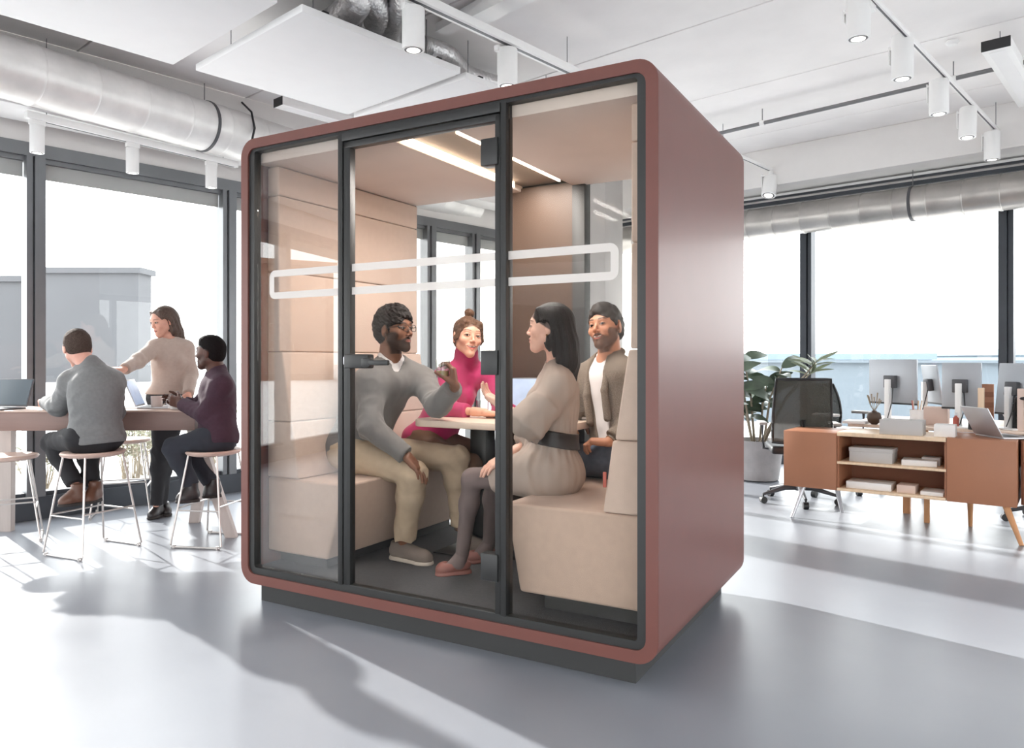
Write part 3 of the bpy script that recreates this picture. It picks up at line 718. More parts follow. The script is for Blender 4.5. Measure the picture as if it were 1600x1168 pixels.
# pen cup
t = kthing('pen_cup', 'white pen cup with pencils on the desk', 'pen cup', bx(1432, .68), .68, dz)
MB().lathe([(.045, 0), (.047, .12), (.043, .12), (.041, .006), (0, .006)], n=24).build('cup', M['card'], t)
for a_, m_ in ((.1, 'oak'), (1.4, 'orange'), (2.8, 'tagred'), (4.2, 'cardpink'), (5.3, 'oak')):
    MB().tube([(.012 * math.cos(a_), .012 * math.sin(a_), .01), (.036 * math.cos(a_), .036 * math.sin(a_), .19)], .004, 6).build('pencil', M[m_], t)
def monitor(label, px, y, zc, wd, hg, rz, tilt=0, side=1, zb=None):
    """monitor seen from the rear; rz turns it about the vertical"""
    zb = dz if zb is None else zb
    t = thing('monitor', label, 'monitor', K(bx(px, y), y, zb), KA + rz, 'computer monitors on the desks')
    z = zc - zb
    pn = MB().bb(-wd / 2, wd / 2, -.018, .0, -hg / 2, hg / 2, .004).build('panel', M['mon'], t); pn.location = (0, 0, z); pn.rotation_euler = (tilt, 0, 0)
    MB().bb(-wd / 2 + .008, wd / 2 - .008, .0, .0012, -hg / 2 + .008, hg / 2 - .008).build('screen', M['screen_dk'], pn)
    MB().bb(-wd / 2, wd / 2, -.019, -.001, -hg / 2 - .002, -hg / 2 + .012).build('chin', M['black'], pn)
    MB().bb(-.05, .05, -.06, -.018, -.05, .05, .006).build('mount', M['darkgrey'], pn)
    MB().bb(-.02, .02, -.09, -.05, 0, z + .02, .004).build('stand', M['whitemetal'], t)
    MB().bb(-.11, .11, -.15, .03, 0, .01, .003).build('foot', M['whitemetal'], t)
    MB().tube([(.03, -.05, z - .03), (.05, -.09, z - .16), (.02, -.11, .02)], .004, 6).build('cable', M['black'], t)
    return t
monitor('large monitor seen from behind, left one on the desk', 1396, .85, 1.02, .42, .36, math.radians(-25))
monitor('tilted monitor behind the pen cup and organiser', 1458, 1.35, .99, .30, .33, math.radians(-60), .15)
monitor('tall monitor directly above the open laptop', 1503, .70, 1.0, .27, .35, math.radians(-12))
monitor('monitor at the right picture edge leaning back', 1588, .75, .98, .30, .38, math.radians(-40), -.12)
for px, y, w_, h_, dsc in ((1478, 1.0, .05, .30, 'caramel privacy board sliver behind tall monitor, left'), (1534, .95, .16, .32, 'caramel privacy board with slats right of the tall monitor')):
    t = kthing('desk_screen', dsc, 'desk divider', bx(px, y), y, dz)
    MB().bb(-w_ / 2, w_ / 2, -.012, .012, 0, h_, .002).build('board', M['orange'], t)
    for k_ in range(3): MB().bb(-w_ / 2, w_ / 2, -.016, -.012, .06 + k_ * .08, .10 + k_ * .08).build('slat', M['orange_in'], t)
laptop('laptop', 'open silver laptop on top of right caramel cabinet', K(1.20, .22, .665), KA + math.radians(-52) + PI, 118, .30, .22, 'screen')
laptop('laptop', 'second laptop lid at the right picture edge on desk', K(bx(1592, .75), .80, dz), KA + math.radians(-60) + PI, 115, .28, .2, 'screen')
for px, y, r_, h_, m_, dsc in ((1518, .5, .022, .11, 'black', 'black bottle behind the silver laptop'), (1530, .58, .026, .13, 'darkgrey', 'dark grey flask behind the silver laptop, right of black bottle'), (1494, .62, .022, .10, 'tagred', 'small red jar left of the silver laptop lid')):
    t = kthing('desk_bottle', dsc, 'bottle', bx(px, y), y, dz)
    MB().lathe([(r_, 0), (r_, h_ * .7), (r_ * .5, h_ * .82), (r_ * .5, h_), (0, h_)], n=18).build('bottle_body', M[m_], t); MB().lathe([(r_ * .56, h_ * .9), (r_ * .56, h_ + .012), (0, h_ + .012)], n=14).build('cap', M['alu'], t)
for x_, y_, m_, dsc in ((1.12, .60, 'oak', 'square oak post on desk beside tall monitor'), (1.36, .62, 'cardpink', 'pale upright post on desk right of the bottles')):
    pt = K(x_, y_, dz); o = MB().bb(-.02, .02, -.02, .02, 0, .30, .003).build('desk_post', M[m_]); o.location = pt; o.rotation_euler = (0, 0, KA); tag(o, dsc, 'post')
t = kthing('round_vase', 'round dried flower vase near the far black chair', 'vase', bx(1366, .55), .55, dz)
MB().lathe([(.02, 0), (.045, .02), (.055, .055), (.045, .09), (.018, .10), (.018, .108), (0, .108)], n=24).build('vase_body', M['bronze'], t)
for a_ in range(7): MB().tube([(0, 0, .10), (.03 * math.cos(a_ * .9), .03 * math.sin(a_ * .9), .15), (.05 * math.cos(a_ * .9), .05 * math.sin(a_ * .9), .19 + .01 * a_)], [.002, .002, .006], 6).build('stalk', M['stem'], t)
kbox('stack of papers on desk near round vase', 'papers', 1316, 1352, .50, dz, .2, .02, 'card', 0, 'paper_stack')
kbox('white paper sheets on desk beyond the tray box', 'papers', 1385, 1440, .60, dz, .25, .008, 'card', .1, 'paper_stack')

def office_chair(label, p, rz, seat_h=.47, back_h=.50):
    t = thing('office_chair', label, 'chair', p, rz, 'black mesh office chairs')
    # backrest: curved mesh panel in a frame
    W_, nx, nz = .46, 10, 10
    def S(u, v, off=0):
        x = (u - .5) * W_ * (1 - .10 * v ** 2); z = seat_h + .06 + v * back_h; y = .21 + .06 * v ** 1.5 + .05 * (1 - (2 * u - 1) ** 2) - .03 * math.sin(v * 3) + off
        return Vector((x, y, z))
    mb = MB(); bm = mb.bm; g_ = [[[bm.verts.new(S(i / nx, j / nz, o_)) for j in range(nz + 1)] for i in range(nx + 1)] for o_ in (0, .006)]
    for i in range(nx):
        for j in range(nz):
            for q in (0, 1): bm.faces.new((g_[q][i][j], g_[q][i + 1][j], g_[q][i + 1][j + 1], g_[q][i][j + 1]))
    mb.build('backrest', M['mesh'], t)
    path = [S(0, j / 10) for j in range(11)] + [S(i / 10, 1) for i in range(1, 11)] + [S(1, 1 - j / 10) for j in range(1, 11)] + [S(1 - i / 10, 0) for i in range(1, 11)]
    MB().tube(path, .012, 8).build('back_frame', M['black'], t)
    MB().bb(-.24, .24, -.24, .22, seat_h - .04, seat_h + .03, .025, 3).build('seat', M['black'], t)
    MB().tube([(0, .20, seat_h - .03), (0, .29, seat_h + .02), (0, .27, seat_h + .25)], .02, 10).build('back_support', M['black'], t)
    for sx in (-1, 1):
        MB().tube([(sx * .20, 0, seat_h - .02), (sx * .28, 0, seat_h - .01), (sx * .29, 0, seat_h + .19)], .014, 8).build('arm_post', M['darkgrey'], t)
        MB().bb(sx * .29 - .035, sx * .29 + .035, -.13, .11, seat_h + .19, seat_h + .215, .008).build('armrest', M['cardgrey'], t)
    MB().tube([(0, 0, .10), (0, 0, seat_h - .04)], .025, 14).build('gas_lift', M['black'], t)
    for k_ in range(5):
        a_ = 2 * PI * k_ / 5 + .35; c, s = math.cos(a_), math.sin(a_)
        lg = MB().tube([(0, 0, .13), (c * .12, s * .12, .125), (c * .31, s * .31, .075)], [.028, .022, .012], 10).build('leg', M['darkgrey'], t)
        MB().tube([(c * .31 - s * .02, s * .31 + c * .02, .028), (c * .31 + s * .02, s * .31 - c * .02, .028)], .028, 14).tube([(c * .31, s * .31, .03), (c * .31, s * .31, .08)], .008, 8).build('caster', M['black'], lg)
    return t
p = at(1247, 790, 6.35); office_chair('black mesh office chair behind left caramel cabinet, beside plant', (p.x, p.y, 0), math.radians(168), .46, .52)
p = at(1320, 700, 6.95); office_chair('black office chair beyond the desk, only backrest clear', (p.x, p.y, 0), math.radians(32), .50, .40)
p = at(1648, 700, 5.50); office_chair('office chair at right picture edge, casters under desk', (p.x, p.y, 0), math.radians(140), .46, .40)

# potted rubber plant
pp = at(1184, 748, 7.55); pp.z = 0
t = thing('potted_plant', 'large leafy rubber plant in round concrete pot beside booth', 'plant', pp, 0)
MB().lathe([(.17, 0), (.20, .012), (.25, .40), (.23, .40), (.22, .36), (0, .36)], n=36).build('pot', M['pot'], t)
MB().lathe([(.221, .36), (.1, .372), (0, .375)], n=24).build('soil', M['soil'], t)
def leaf(mb, base, d, L, wd, droop, up=None):
    up = up or Vector((rs.uniform(-.5, .5), -1.1 + rs.uniform(-.3, .3), 1))
    d = d.normalized(); s = d.cross(up).normalized(); n = s.cross(d); bm = mb.bm; prev = None; N = 6
    for i in range(N + 1):
        u = i / N; w_ = wd * math.sin(PI * min(u * .93 + .05, 1)) ** .8; c = base + d * L * u + n * (-droop * L * u * u)
        row = [bm.verts.new(c - s * w_ + n * w_ * .25), bm.verts.new(c), bm.verts.new(c + s * w_ + n * w_ * .25)]
        if prev:
            for q in range(2): f_ = bm.faces.new((prev[q], prev[q + 1], row[q + 1], row[q])); f_.smooth = True
        prev = row
rs = random.Random(5)
for i in range(7):
    a_ = i * 2.4; tip = Vector((.30 * math.cos(a_) * (.5 + .5 * rs.random()), .22 * math.sin(a_), .75 + .50 * rs.random()))
    if i in (2, 5): tip = Vector((.52, -.05 - .1 * (i == 5), 1.02 + .03 * i))
    pts = [Vector((0.06 * math.cos(a_), .06 * math.sin(a_), .37)), tip * .5 + Vector((0, 0, .25)), tip]
    MB().tube(pts, [.014, .010, .006], 8).build('stem', M['stem'], t)
    spiky = i in (2, 5)
    for k_ in range(9 if not spiky else 11):
        u = 1 - (k_ % 9) * .075 if not spiky else 1 - (k_ % 3) * .03
        b = pts[1].lerp(pts[2], max(0, u * 2 - 1)) if u > .5 else pts[0].lerp(pts[1], u * 2)
        an = k_ * 2.39 + i; dr = Vector((math.cos(an), math.sin(an), .35 + .4 * rs.random()))
        mb = MB(); leaf(mb, b, dr, (.21 + .05 * rs.random()) if not spiky else .24, .060 if not spiky else .018, .35 + .4 * rs.random() if not spiky else .25)
        mb.build('leaf', M['leaf' if not spiky else 'leaf2'], t)

# shrubs outside the left windows
for px, D, h_, dsc in ((205, 8.4, .62, 'dry shrub outside left window, behind empty stool'), (232, 8.8, .55, 'dry shrub outside left window, beside standing woman legs'), (325, 9.6, .6, 'dry shrub outside the left window behind plum sweater man'), (60, 7.6, .5, 'low dry shrub outside the left window by the mullion')):
    p = at(px, 700, D); t = thing('outdoor_shrub', dsc, 'shrub', (p.x, p.y, -.14), 0, 'dry shrubs on the terrace')
    mb = MB(); mt_ = MB()
    for i in range(60):
        a_ = rs.random() * 2 * PI; r_ = .35 * rs.random(); tip = Vector((r_ * math.cos(a_) * 1.2, r_ * math.sin(a_), h_ * (.6 + .5 * rs.random()) + .1))
        mt_.tube([(0.08 * math.cos(a_), .08 * math.sin(a_), 0), tip * .55 + Vector((0, 0, .05)), tip], [.004, .003, .0015], 4, False)
        for k_ in range(7):
            an = rs.random() * 6.3; leaf(mb, tip * (.5 + .5 * rs.random()), Vector((math.cos(an), math.sin(an), .5)), .05, .012, .2)
    mt_.build('twigs', M['stem'], t, kind='stuff'); mb.build('foliage', M['shrub'], t, kind='stuff')
# ------------------------------------------------------------ sculpting with distance fields
f4 = np.float32
def nv(v): v = np.array(v, float); return v / max(np.linalg.norm(v), 1e-9)
def wob(X, Y, Z, s, seed=0):
    """cheap smooth noise in [-1,1]; s = feature size in metres"""
    rs = np.random.RandomState(seed); out = 0; 
    for i in range(5):
        d = rs.randn(3); d = d / np.linalg.norm(d) * (2 * PI / s) * (0.6 + .35 * i) / 2
        d2 = rs.randn(3); d2 = d2 / np.linalg.norm(d2) * (2 * PI / s) * .35
        out = out + np.sin(X * d[0] + Y * d[1] + Z * d[2] + 1.6 * np.sin(X * d2[0] + Y * d2[1] + Z * d2[2] + i) + rs.rand() * 6)
    return (out / 5).astype(f4) if hasattr(out, 'astype') else out / 5

class Field:
    def __init__(s, lo, hi, h, fine=None, hf=None):
        s.ax = []
        for a in range(3):
            L = [lo[a]]
            while L[-1] < hi[a]:
                st = h
                if fine is not None and fine[0][a] - st < L[-1] < fine[1][a]: st = hf
                L.append(L[-1] + st)
            s.ax.append(np.array(L, f4))
        s.V = np.full([len(a) for a in s.ax], .5, f4)
    def sub(s, lo, hi):
        sl = []
        for a in range(3):
            i0 = int(np.searchsorted(s.ax[a], lo[a])); i1 = int(np.searchsorted(s.ax[a], hi[a]))
            sl.append(slice(max(i0 - 1, 0), i1 + 1))
        X = s.ax[0][sl[0]][:, None, None]; Y = s.ax[1][sl[1]][None, :, None]; Z = s.ax[2][sl[2]][None, None, :]
        return tuple(sl), X, Y, Z
    def op(s, prim, k=.02, mode='u'):
        fn, lo, hi = prim; m = k + .006
        sl, X, Y, Z = s.sub(np.array(lo) - m, np.array(hi) + m)
        if 0 in s.V[sl].shape: return s
        d = fn(X, Y, Z); v = s.V[sl]
        if mode == 'u':
            if k > 0:
                h = np.maximum(k - np.abs(v - d), 0) / k; s.V[sl] = np.minimum(v, d) - h * h * k * .25
            else: s.V[sl] = np.minimum(v, d)
        elif mode == 's':
            d = -d
            if k > 0:
                h = np.maximum(k - np.abs(v - d), 0) / k; s.V[sl] = np.maximum(v, d) + h * h * k * .25
            else: s.V[sl] = np.maximum(v, d)
        return s
    def u(s, prim, k=.02): return s.op(prim, k, 'u')
    def s_(s, prim, k=.004): return s.op(prim, k, 's')
    def cut(s, p, n):
        """keep the side where (x-p).n < 0"""
        X, Y, Z = s.ax[0][:, None, None], s.ax[1][None, :, None], s.ax[2][None, None, :]
        n = nv(n); d = (X - p[0]) * n[0] + (Y - p[1]) * n[1] + (Z - p[2]) * n[2]
        np.maximum(s.V, d.astype(f4), out=s.V); return s
    def disp(s, fn, rng=.03):
        I = np.nonzero(np.abs(s.V) < rng)
        X, Y, Z = s.ax[0][I[0]], s.ax[1][I[1]], s.ax[2][I[2]]
        s.V[I] += fn(X, Y, Z).astype(f4); return s
    def mesh(s):
        V = s.V; V[[0, -1]] = .5; V[:, [0, -1]] = .5; V[:, :, [0, -1]] = .5
        ins = V < 0
        c = np.zeros([n - 1 for n in V.shape], np.int8)
        offs = [(a, b, d) for a in (0, 1) for b in (0, 1) for d in (0, 1)]
        nx, ny, nz = V.shape
        for a, b, d in offs: c += ins[a:nx - 1 + a, b:ny - 1 + b, d:nz - 1 + d]
        act = np.nonzero((c > 0) & (c < 8)); n = len(act[0])
        idm = np.full(c.shape, -1, np.int32); idm[act] = np.arange(n)
        co = np.stack([V[act[0] + a, act[1] + b, act[2] + d] for a, b, d in offs], 1)
        pos = np.zeros((n, 3)); cnt = np.zeros(n)
        for i in range(8):
            for j in range(i + 1, 8):
                oi, oj = offs[i], offs[j]
                if sum(abs(p - q) for p, q in zip(oi, oj)) != 1: continue
                m = (co[:, i] < 0) != (co[:, j] < 0)
                t = co[m, i] / (co[m, i] - co[m, j])
                for a in range(3): pos[m, a] += oi[a] + (oj[a] - oi[a]) * t
                cnt[m] += 1
        pos /= cnt[:, None]
        P = np.zeros((n, 3))
        for a in range(3):
            A = s.ax[a]; P[:, a] = A[act[a]] + (A[act[a] + 1] - A[act[a]]) * pos[:, a]
        Q = []
        for a in range(3):
            b, d = (a + 1) % 3, (a + 2) % 3
            s0 = [slice(None)] * 3; s1 = [slice(None)] * 3
            s0[a] = slice(0, -1); s1[a] = slice(1, None)
            x = ins[tuple(s0)] != ins[tuple(s1)]
            I = np.array(np.nonzero(x))
            ok = (I[b] > 0) & (I[d] > 0) & (I[b] < V.shape[b] - 1) & (I[d] < V.shape[d] - 1); I = I[:, ok]
            fl = ins[tuple(I)]
            def cid(db, dd):
                J = I.copy(); J[b] -= db; J[d] -= dd; return idm[tuple(J)]
            q = np.stack([cid(1, 1), cid(0, 1), cid(0, 0), cid(1, 0)], 1)
            q[~fl] = q[~fl][:, ::-1]; Q.append(q)
        Q = np.concatenate(Q); Q = Q[(Q >= 0).all(1)]
        return P, Q

def relax(P, Q, it=1, lam=.5):
    for _ in range(it):
        acc = np.zeros_like(P); cnt = np.zeros(len(P))
        for i in range(4):
            j = (i + 1) % 4
            np.add.at(acc, Q[:, i], P[Q[:, j]]); np.add.at(cnt, Q[:, i], 1)
            np.add.at(acc, Q[:, j], P[Q[:, i]]); np.add.at(cnt, Q[:, j], 1)
        P = P + lam * (acc / np.maximum(cnt, 1)[:, None] - P)
    return P

def to_obj(name, PQs, m, parent, origin, paint=None, label=None):
    """PQs: list of (verts, quads) joined in one mesh"""
    off = 0; Ps, Qs = [], []
    for P, Q in PQs: Ps.append(P); Qs.append(Q + off); off += len(P)
    P = np.concatenate(Ps); Q = np.concatenate(Qs)
    me = bpy.data.meshes.new(name); nV, nQ = len(P), len(Q)
    me.vertices.add(nV); me.vertices.foreach_set('co', (P - np.array(origin)).astype(f4).ravel())
    me.loops.add(nQ * 4); me.loops.foreach_set('vertex_index', Q.astype(np.int32).ravel())
    me.polygons.add(nQ); me.polygons.foreach_set('loop_start', np.arange(0, nQ * 4, 4, dtype=np.int32))
    me.polygons.foreach_set('use_smooth', [True] * nQ)
    me.update(calc_edges=True); me.validate()
    if paint is not None:
        C = np.ones((nV, 4), f4); C[:, :3] = paint(P)
        a = me.color_attributes.new('Col', 'FLOAT_COLOR', 'POINT'); a.data.foreach_set('color', C.ravel())
    me.materials.append(m)
    o = bpy.data.objects.new(name, me); COL.objects.link(o); o.parent = parent
    if label: o['label'] = label
    return o

# primitives: (function, bbox lo, bbox hi)
def RC(a, b, ra, rb=None):
    a, b = np.array(a, float), np.array(b, float); rb = ra if rb is None else rb
    ba = b - a; L2 = max(float(ba @ ba), 1e-10)
    def f(X, Y, Z):
        px, py, pz = X - f4(a[0]), Y - f4(a[1]), Z - f4(a[2])
        t = np.clip((px * f4(ba[0]) + py * f4(ba[1]) + pz * f4(ba[2])) / f4(L2), 0, 1)
        return np.sqrt((px - t * f4(ba[0])) ** 2 + (py - t * f4(ba[1])) ** 2 + (pz - t * f4(ba[2])) ** 2) - (f4(ra) + f4(rb - ra) * t)
    r = max(ra, rb); return f, np.minimum(a, b) - r, np.maximum(a, b) + r
def CC(a, b, ra, rb=None):
    """capped cone, flat ends"""
    a, b = np.array(a, float), np.array(b, float); rb = ra if rb is None else rb
    ba = b - a; L = float(np.linalg.norm(ba)); n = ba / L
    def f(X, Y, Z):
        px, py, pz = X - f4(a[0]), Y - f4(a[1]), Z - f4(a[2])
        h = px * f4(n[0]) + py * f4(n[1]) + pz * f4(n[2]); t = np.clip(h / f4(L), 0, 1)
        rad = np.sqrt(np.maximum(px * px + py * py + pz * pz - h * h, 0)) - (f4(ra) + f4(rb - ra) * t)
        return np.maximum(rad, np.maximum(-h, h - f4(L)))
    r = max(ra, rb) + .005; return f, np.minimum(a, b) - r, np.maximum(a, b) + r
def EL(c, r, R=None):
    c = np.array(c, float); r = np.array(r, float); R = np.eye(3) if R is None else np.array(R, float)  # columns = axes
    def f(X, Y, Z):
        px, py, pz = X - f4(c[0]), Y - f4(c[1]), Z - f4(c[2])
        k0 = 0; k1 = 0
        for i in range(3):
            q = px * f4(R[0, i]) + py * f4(R[1, i]) + pz * f4(R[2, i])
            q = q / f4(r[i]); k0 = k0 + q * q; q = q / f4(r[i]); k1 = k1 + q * q
        k0 = np.sqrt(k0); k1 = np.sqrt(k1) + f4(1e-6)
        return k0 * (k0 - 1) / k1
    e = np.abs(R) @ r; return f, c - e, c + e
def BX(c, hs, R=None, rad=.004):
    c = np.array(c, float); hs = np.array(hs, float); R = np.eye(3) if R is None else np.array(R, float)
    def f(X, Y, Z):
        px, py, pz = X - f4(c[0]), Y - f4(c[1]), Z - f4(c[2]); out = 0; mx = None
        for i in range(3):
            q = np.abs(px * f4(R[0, i]) + py * f4(R[1, i]) + pz * f4(R[2, i])) - f4(hs[i] - rad)
            out = out + np.maximum(q, 0) ** 2; mx = q if mx is None else np.maximum(mx, q)
        return np.sqrt(out) + np.minimum(mx, 0) - f4(rad)
    e = np.abs(R) @ hs; return f, c - e, c + e

class Frame:
    def __init__(s, c, fwd, up, sc=1.0, roll=0.0):
        s.c = np.array(c, float); f = nv(fwd); u = np.array(up, float); u = nv(u - f * (u @ f)); r = np.cross(f, u)
        if roll:
            u2 = u * math.cos(roll) + r * math.sin(roll); r = np.cross(f, u2); u = u2
        s.R = np.stack([r, f, u], 1); s.sc = sc
    def p(s, x, y, z): return s.c + s.R @ (np.array([x, y, z]) * s.sc)
    def loc(s, P): return ((P - s.c) @ s.R) / s.sc
    def el(s, c, r, rot=None):
        R = s.R if rot is None else s.R @ np.array(rot)
        return EL(s.p(*c), np.array(r) * s.sc, R)
    def rc(s, a, b, ra, rb=None): return RC(s.p(*a), s.p(*b), ra * s.sc, (ra if rb is None else rb) * s.sc)

# ------------------------------------------------------------ people
def mix(a, b, t): return a * (1 - t[:, None]) + np.array(b)[None, :3] * t[:, None]
def sm(x, a, b): t = np.clip((x - a) / (b - a), 0, 1); return t * t * (3 - 2 * t)

def head_prims(Fd, H, o, neck):
    fem = o.get('fem', 0); w_ = 1.0 if fem else 1.06; smile = o.get('smile', 0)
    Fd.u(H.el((0, -.012, .035), (.074 * w_, .094, .082)), .02)
    Fd.u(H.el((0, .026, -.004), (.061 * w_, .060, .080)), .03)
    for sx in (-1, 1):
        Fd.u(H.rc((sx * (.044 if fem else .048) * w_, .008, -.050), (0, .064, -.090), .018, .018), .03)
        Fd.u(H.el((sx * .037 * w_, .058, -.018), (.022, .023, .022)), .02)
    Fd.u(H.el((0, .071, -.091), (.017 if fem else .023, .015, .014)), .02)
    Fd.u(H.rc((-.034, .074, .034), (.034, .074, .034), .0095 if fem else .0120), .016)
    Fd.u(H.el((0, .072, -.054), (.030, .021, .022)), .02)
    for sx in (-1, 1): Fd.s_(H.el((sx * .033, .103, .010), (.020, .018, .0135)), .014)
    ew, eh = .0140, (.0042 if smile else .0052)
    for sx in (-1, 1):
        Fd.u(H.el((sx * .032, .0730, .010), (.0165, .0160, .0145)), .004)
        Fd.s_(H.el((sx * .032, .094, .0095), (ew, .016, eh)), .001)
    nz = .008 if fem else 0
    Fd.u(H.rc((0, .084, .016), (0, .104 - nz * .5, -.018), .0060, .0085 - nz * .15), .010)
    Fd.u(H.el((0, .1065 - nz * .5, -.0205), (.0100 - nz * .15, .0090 - nz * .1, .0085 - nz * .15)), .005)
    for sx in (-1, 1):
        Fd.u(H.el((sx * (.0125 - nz * .3), .0945, -.0260), (.0075, .0100, .0070)), .006)
        Fd.s_(H.el((sx * .0060, .100, -.0325), (.0030, .0045, .0030)), .002)
    up = .008 * smile
    cx = .025 + .006 * smile
    for sx in (-1, 1):
        Fd.u(H.rc((sx * cx, .0800 - .004 * smile, -.055 + up), (0, .0930, -.0490), .0028, .0045), .004)
        Fd.u(H.rc((sx * (cx - .001), .0795 - .004 * smile, -.056 + up), (0, .0910, -.0625 - .005 * smile), .0030, .0058), .004)
    if smile:
        for sx in (-1, 1): Fd.s_(H.rc((sx * .0225, .0850, -.0535 + up * .6), (0, .0945, -.0560), .0024, .0056), .001)
        for sx in (-1, 1):
            Fd.u(H.el((sx * .041 * w_, .056, -.020), (.019, .022, .016)), .012)
    else:
        for sx in (-1, 1): Fd.s_(H.rc((sx * .024, .088, -.0553), (0, .1005, -.0555), .0008, .0013), .0015)
    for sx in (-1, 1):
        Fd.u(H.el((sx * .0765 * w_, -.010, .000), (.0075, .0185, .030), rotm(-.15, 0, -sx * .35)), .005)
        Fd.u(H.el((sx * .0745 * w_, -.004, -.024), (.0065, .0095, .0105)), .004)
        Fd.s_(H.el((sx * .0855 * w_, -.006, .003), (.0050, .0105, .0180)), .004)
    r = .043 if fem else .055
    Fd.u(RC(H.p(0, -.026, -.045), neck, r * H.sc, (r + .008) * H.sc), .03)
    if not fem: Fd.u(H.el((0, .012, -.108), (.012, .012, .012)), .012)

def head_paint(H, o):
    fem = o.get('fem', 0); smile = o.get('smile', 0); sk = np.array(srgb(*o['skin'])[:3]); hair = np.array(srgb(*o['hair'])[:3])
    lip = np.array(srgb(*o.get('lip', (168, 98, 88)))[:3]); up = .008 * smile
    def f(P):
        q = H.loc(P); x, y, z = q[:, 0], q[:, 1], q[:, 2]; ax = np.abs(x); C = np.tile(sk, (len(P), 1))
        near = (np.abs(q) < .16).all(1)
        face = near & (y > .03)
        # blush on cheeks, ears and nose
        b = np.exp(-(((ax - .040) / .022) ** 2 + ((z + .022) / .02) ** 2)) * .13 + np.exp(-((x / .016) ** 2 + ((z + .024) / .014) ** 2)) * .2
        C = mix(C, sk * np.array([1.0, .72, .68]), np.where(face, b, 0))
        # mottling
        # beard
        bd = o.get('beard', 0)
        if bd:
            line = -.036 - .012 * sm(ax, .0, .035) + .040 * sm(ax, .045, .068)
            st = .5 + .5 * np.sin(x * 900 + 3 * np.sin(z * 500)) * np.sin(z * 1100 + 2 * np.sin(x * 700))
            m = sm(line - z + .003 * (st - .5), -.008, .010) * sm(y, -.014, .010) * near * (z > -.16) * (.86 + .14 * st)
            mz = -.0425 - .010 * sm(ax, .010, .032)
            m = np.maximum(m, sm(.0062 - np.abs(z - mz), -.003, .003) * sm(.034 - ax, -.004, .004) * face * (y > .06) * sm(.097 - y, -.002, .002))
            m *= (z > -.122)
            C = mix(C, hair, np.clip(m, 0, 1) * bd)
        # lips
        xx = np.clip(ax / (.026 + .006 * smile), 0, 1.3)
        mid = -.0555 + up * xx ** 2
        hu = (.0068 * (1 - xx ** 2.2)); hl = ((.0090 + .004 * smile) * (1 - xx ** 2))
        m = sm(hu - (z - mid), -.001, .0012) * sm(hl + (z - mid), -.001, .0012) * (xx < 1) * face * (y > .070)
        C = mix(C, lip, m * .9)
        mo = (np.abs(z - mid) < (.0045 * (1 - xx ** 2) if smile else .0012)) & (xx < .95) & face & (y > .066) & (y < (.0925 if smile else .094))
        C = mix(C, (.035, .008, .006), mo * .9)
        # brows
        bz = .0335 + .0035 * np.sin(np.clip((ax - .012) / .04, 0, 1) * PI * .8) - .003 * sm(ax, .042, .056) + (.002 if smile else 0)
        m = sm((.0022 if fem else .0036) - np.abs(z - bz), -.0015, .001) * sm(ax, .011, .016) * sm(.054 - ax, -.002, .008) * face
        C = mix(C, hair * .8, m * (.8 if fem else .9))
        # lash line
        e = ((ax - .032) / .0160) ** 2 + ((z - .0105) / (.0066 if smile else .0074)) ** 2
        m = sm(1.15 - e, -.1, .25) * face * (y > .06) * (z > .004)
        C = mix(C, hair * .35, m * .8)
        m = sm(1.15 - e, -.1, .25) * face * (y > .06) * (z <= .004)
        C = mix(C, sk * .45, m * .5)
        # scalp under the hair
        sc_ = o.get('scalp')
        if sc_ is not None:
            m = sm(z - sc_(x, y), -.004, .004) * near
            C = mix(C, hair, m * .9)
        return C
    return f

def torso(Fd, J, off, o, hem=None, k=.05):
    fem = o.get('fem', 0); s = o.get('sc', 1.0); pel, nk, ls, rs_ = [np.array(J[n], float) for n in ('pelvis', 'neck', 'lsh', 'rsh')]
    mid = np.array(J.get('chest', pel * .36 + nk * .64), float)
    up = nv(nk - pel); r = nv(rs_ - ls); r = nv(r - up * (r @ up)); fw = np.cross(up, r)
    R = np.stack([r, fw, up], 1); J['R'] = R
    b = o.get('build', 1.0) * s
    up1 = nv(mid - pel); R1 = np.stack([nv(r - up1 * (r @ up1)), np.cross(up1, nv(r - up1 * (r @ up1))), up1], 1)
    up2 = nv(nk - mid); R2 = np.stack([nv(r - up2 * (r @ up2)), np.cross(up2, nv(r - up2 * (r @ up2))), up2], 1)
    Fd.u(EL(pel, np.array([.165 if not fem else .170, .125, .115]) * b + off, R1), k)
    Fd.u(EL(pel * .55 + mid * .45, np.array([.142 if not fem else .118, .108 if not fem else .092, .16]) * b + off, R1), k)
    Fd.u(EL(mid, np.array([.158 if not fem else .132, .112 if not fem else .098, .165]) * b + off, R2), k)
    if fem:
        for sx in (-1, 1): Fd.u(EL(mid + R2 @ (np.array([sx * .055, .072, .0]) * b), np.array([.052, .05, .055]) * b + off, R2), .03)
    Fd.u(RC(ls, rs_, (.058 if not fem else .048) * s + off), k)
    for q in (ls, rs_): Fd.u(RC(nk + up * .01, q, (.042 if not fem else .030) * s + off, (.05 if not fem else .042) * s + off), .04)
    return R

def arm(Fd, sh, el, wr, off, s, flat=None, fem=0, k=.03, loose=0.0):
    g = .86 if fem else 1.0
    Fd.u(RC(sh, el, .054 * s * g + off, .041 * s * g + off + loose), k)
    sh, el, wr = map(np.array, (sh, el, wr)); d = nv(wr - el)
    if flat is None: Fd.u(RC(el, wr, .040 * s * g + off, .026 * s * g + off), k)
    else: Fd.u(CC(el - d * .0, el + (wr - el) * flat, .040 * s * g + off + loose, .030 * s * g + off + loose), k)

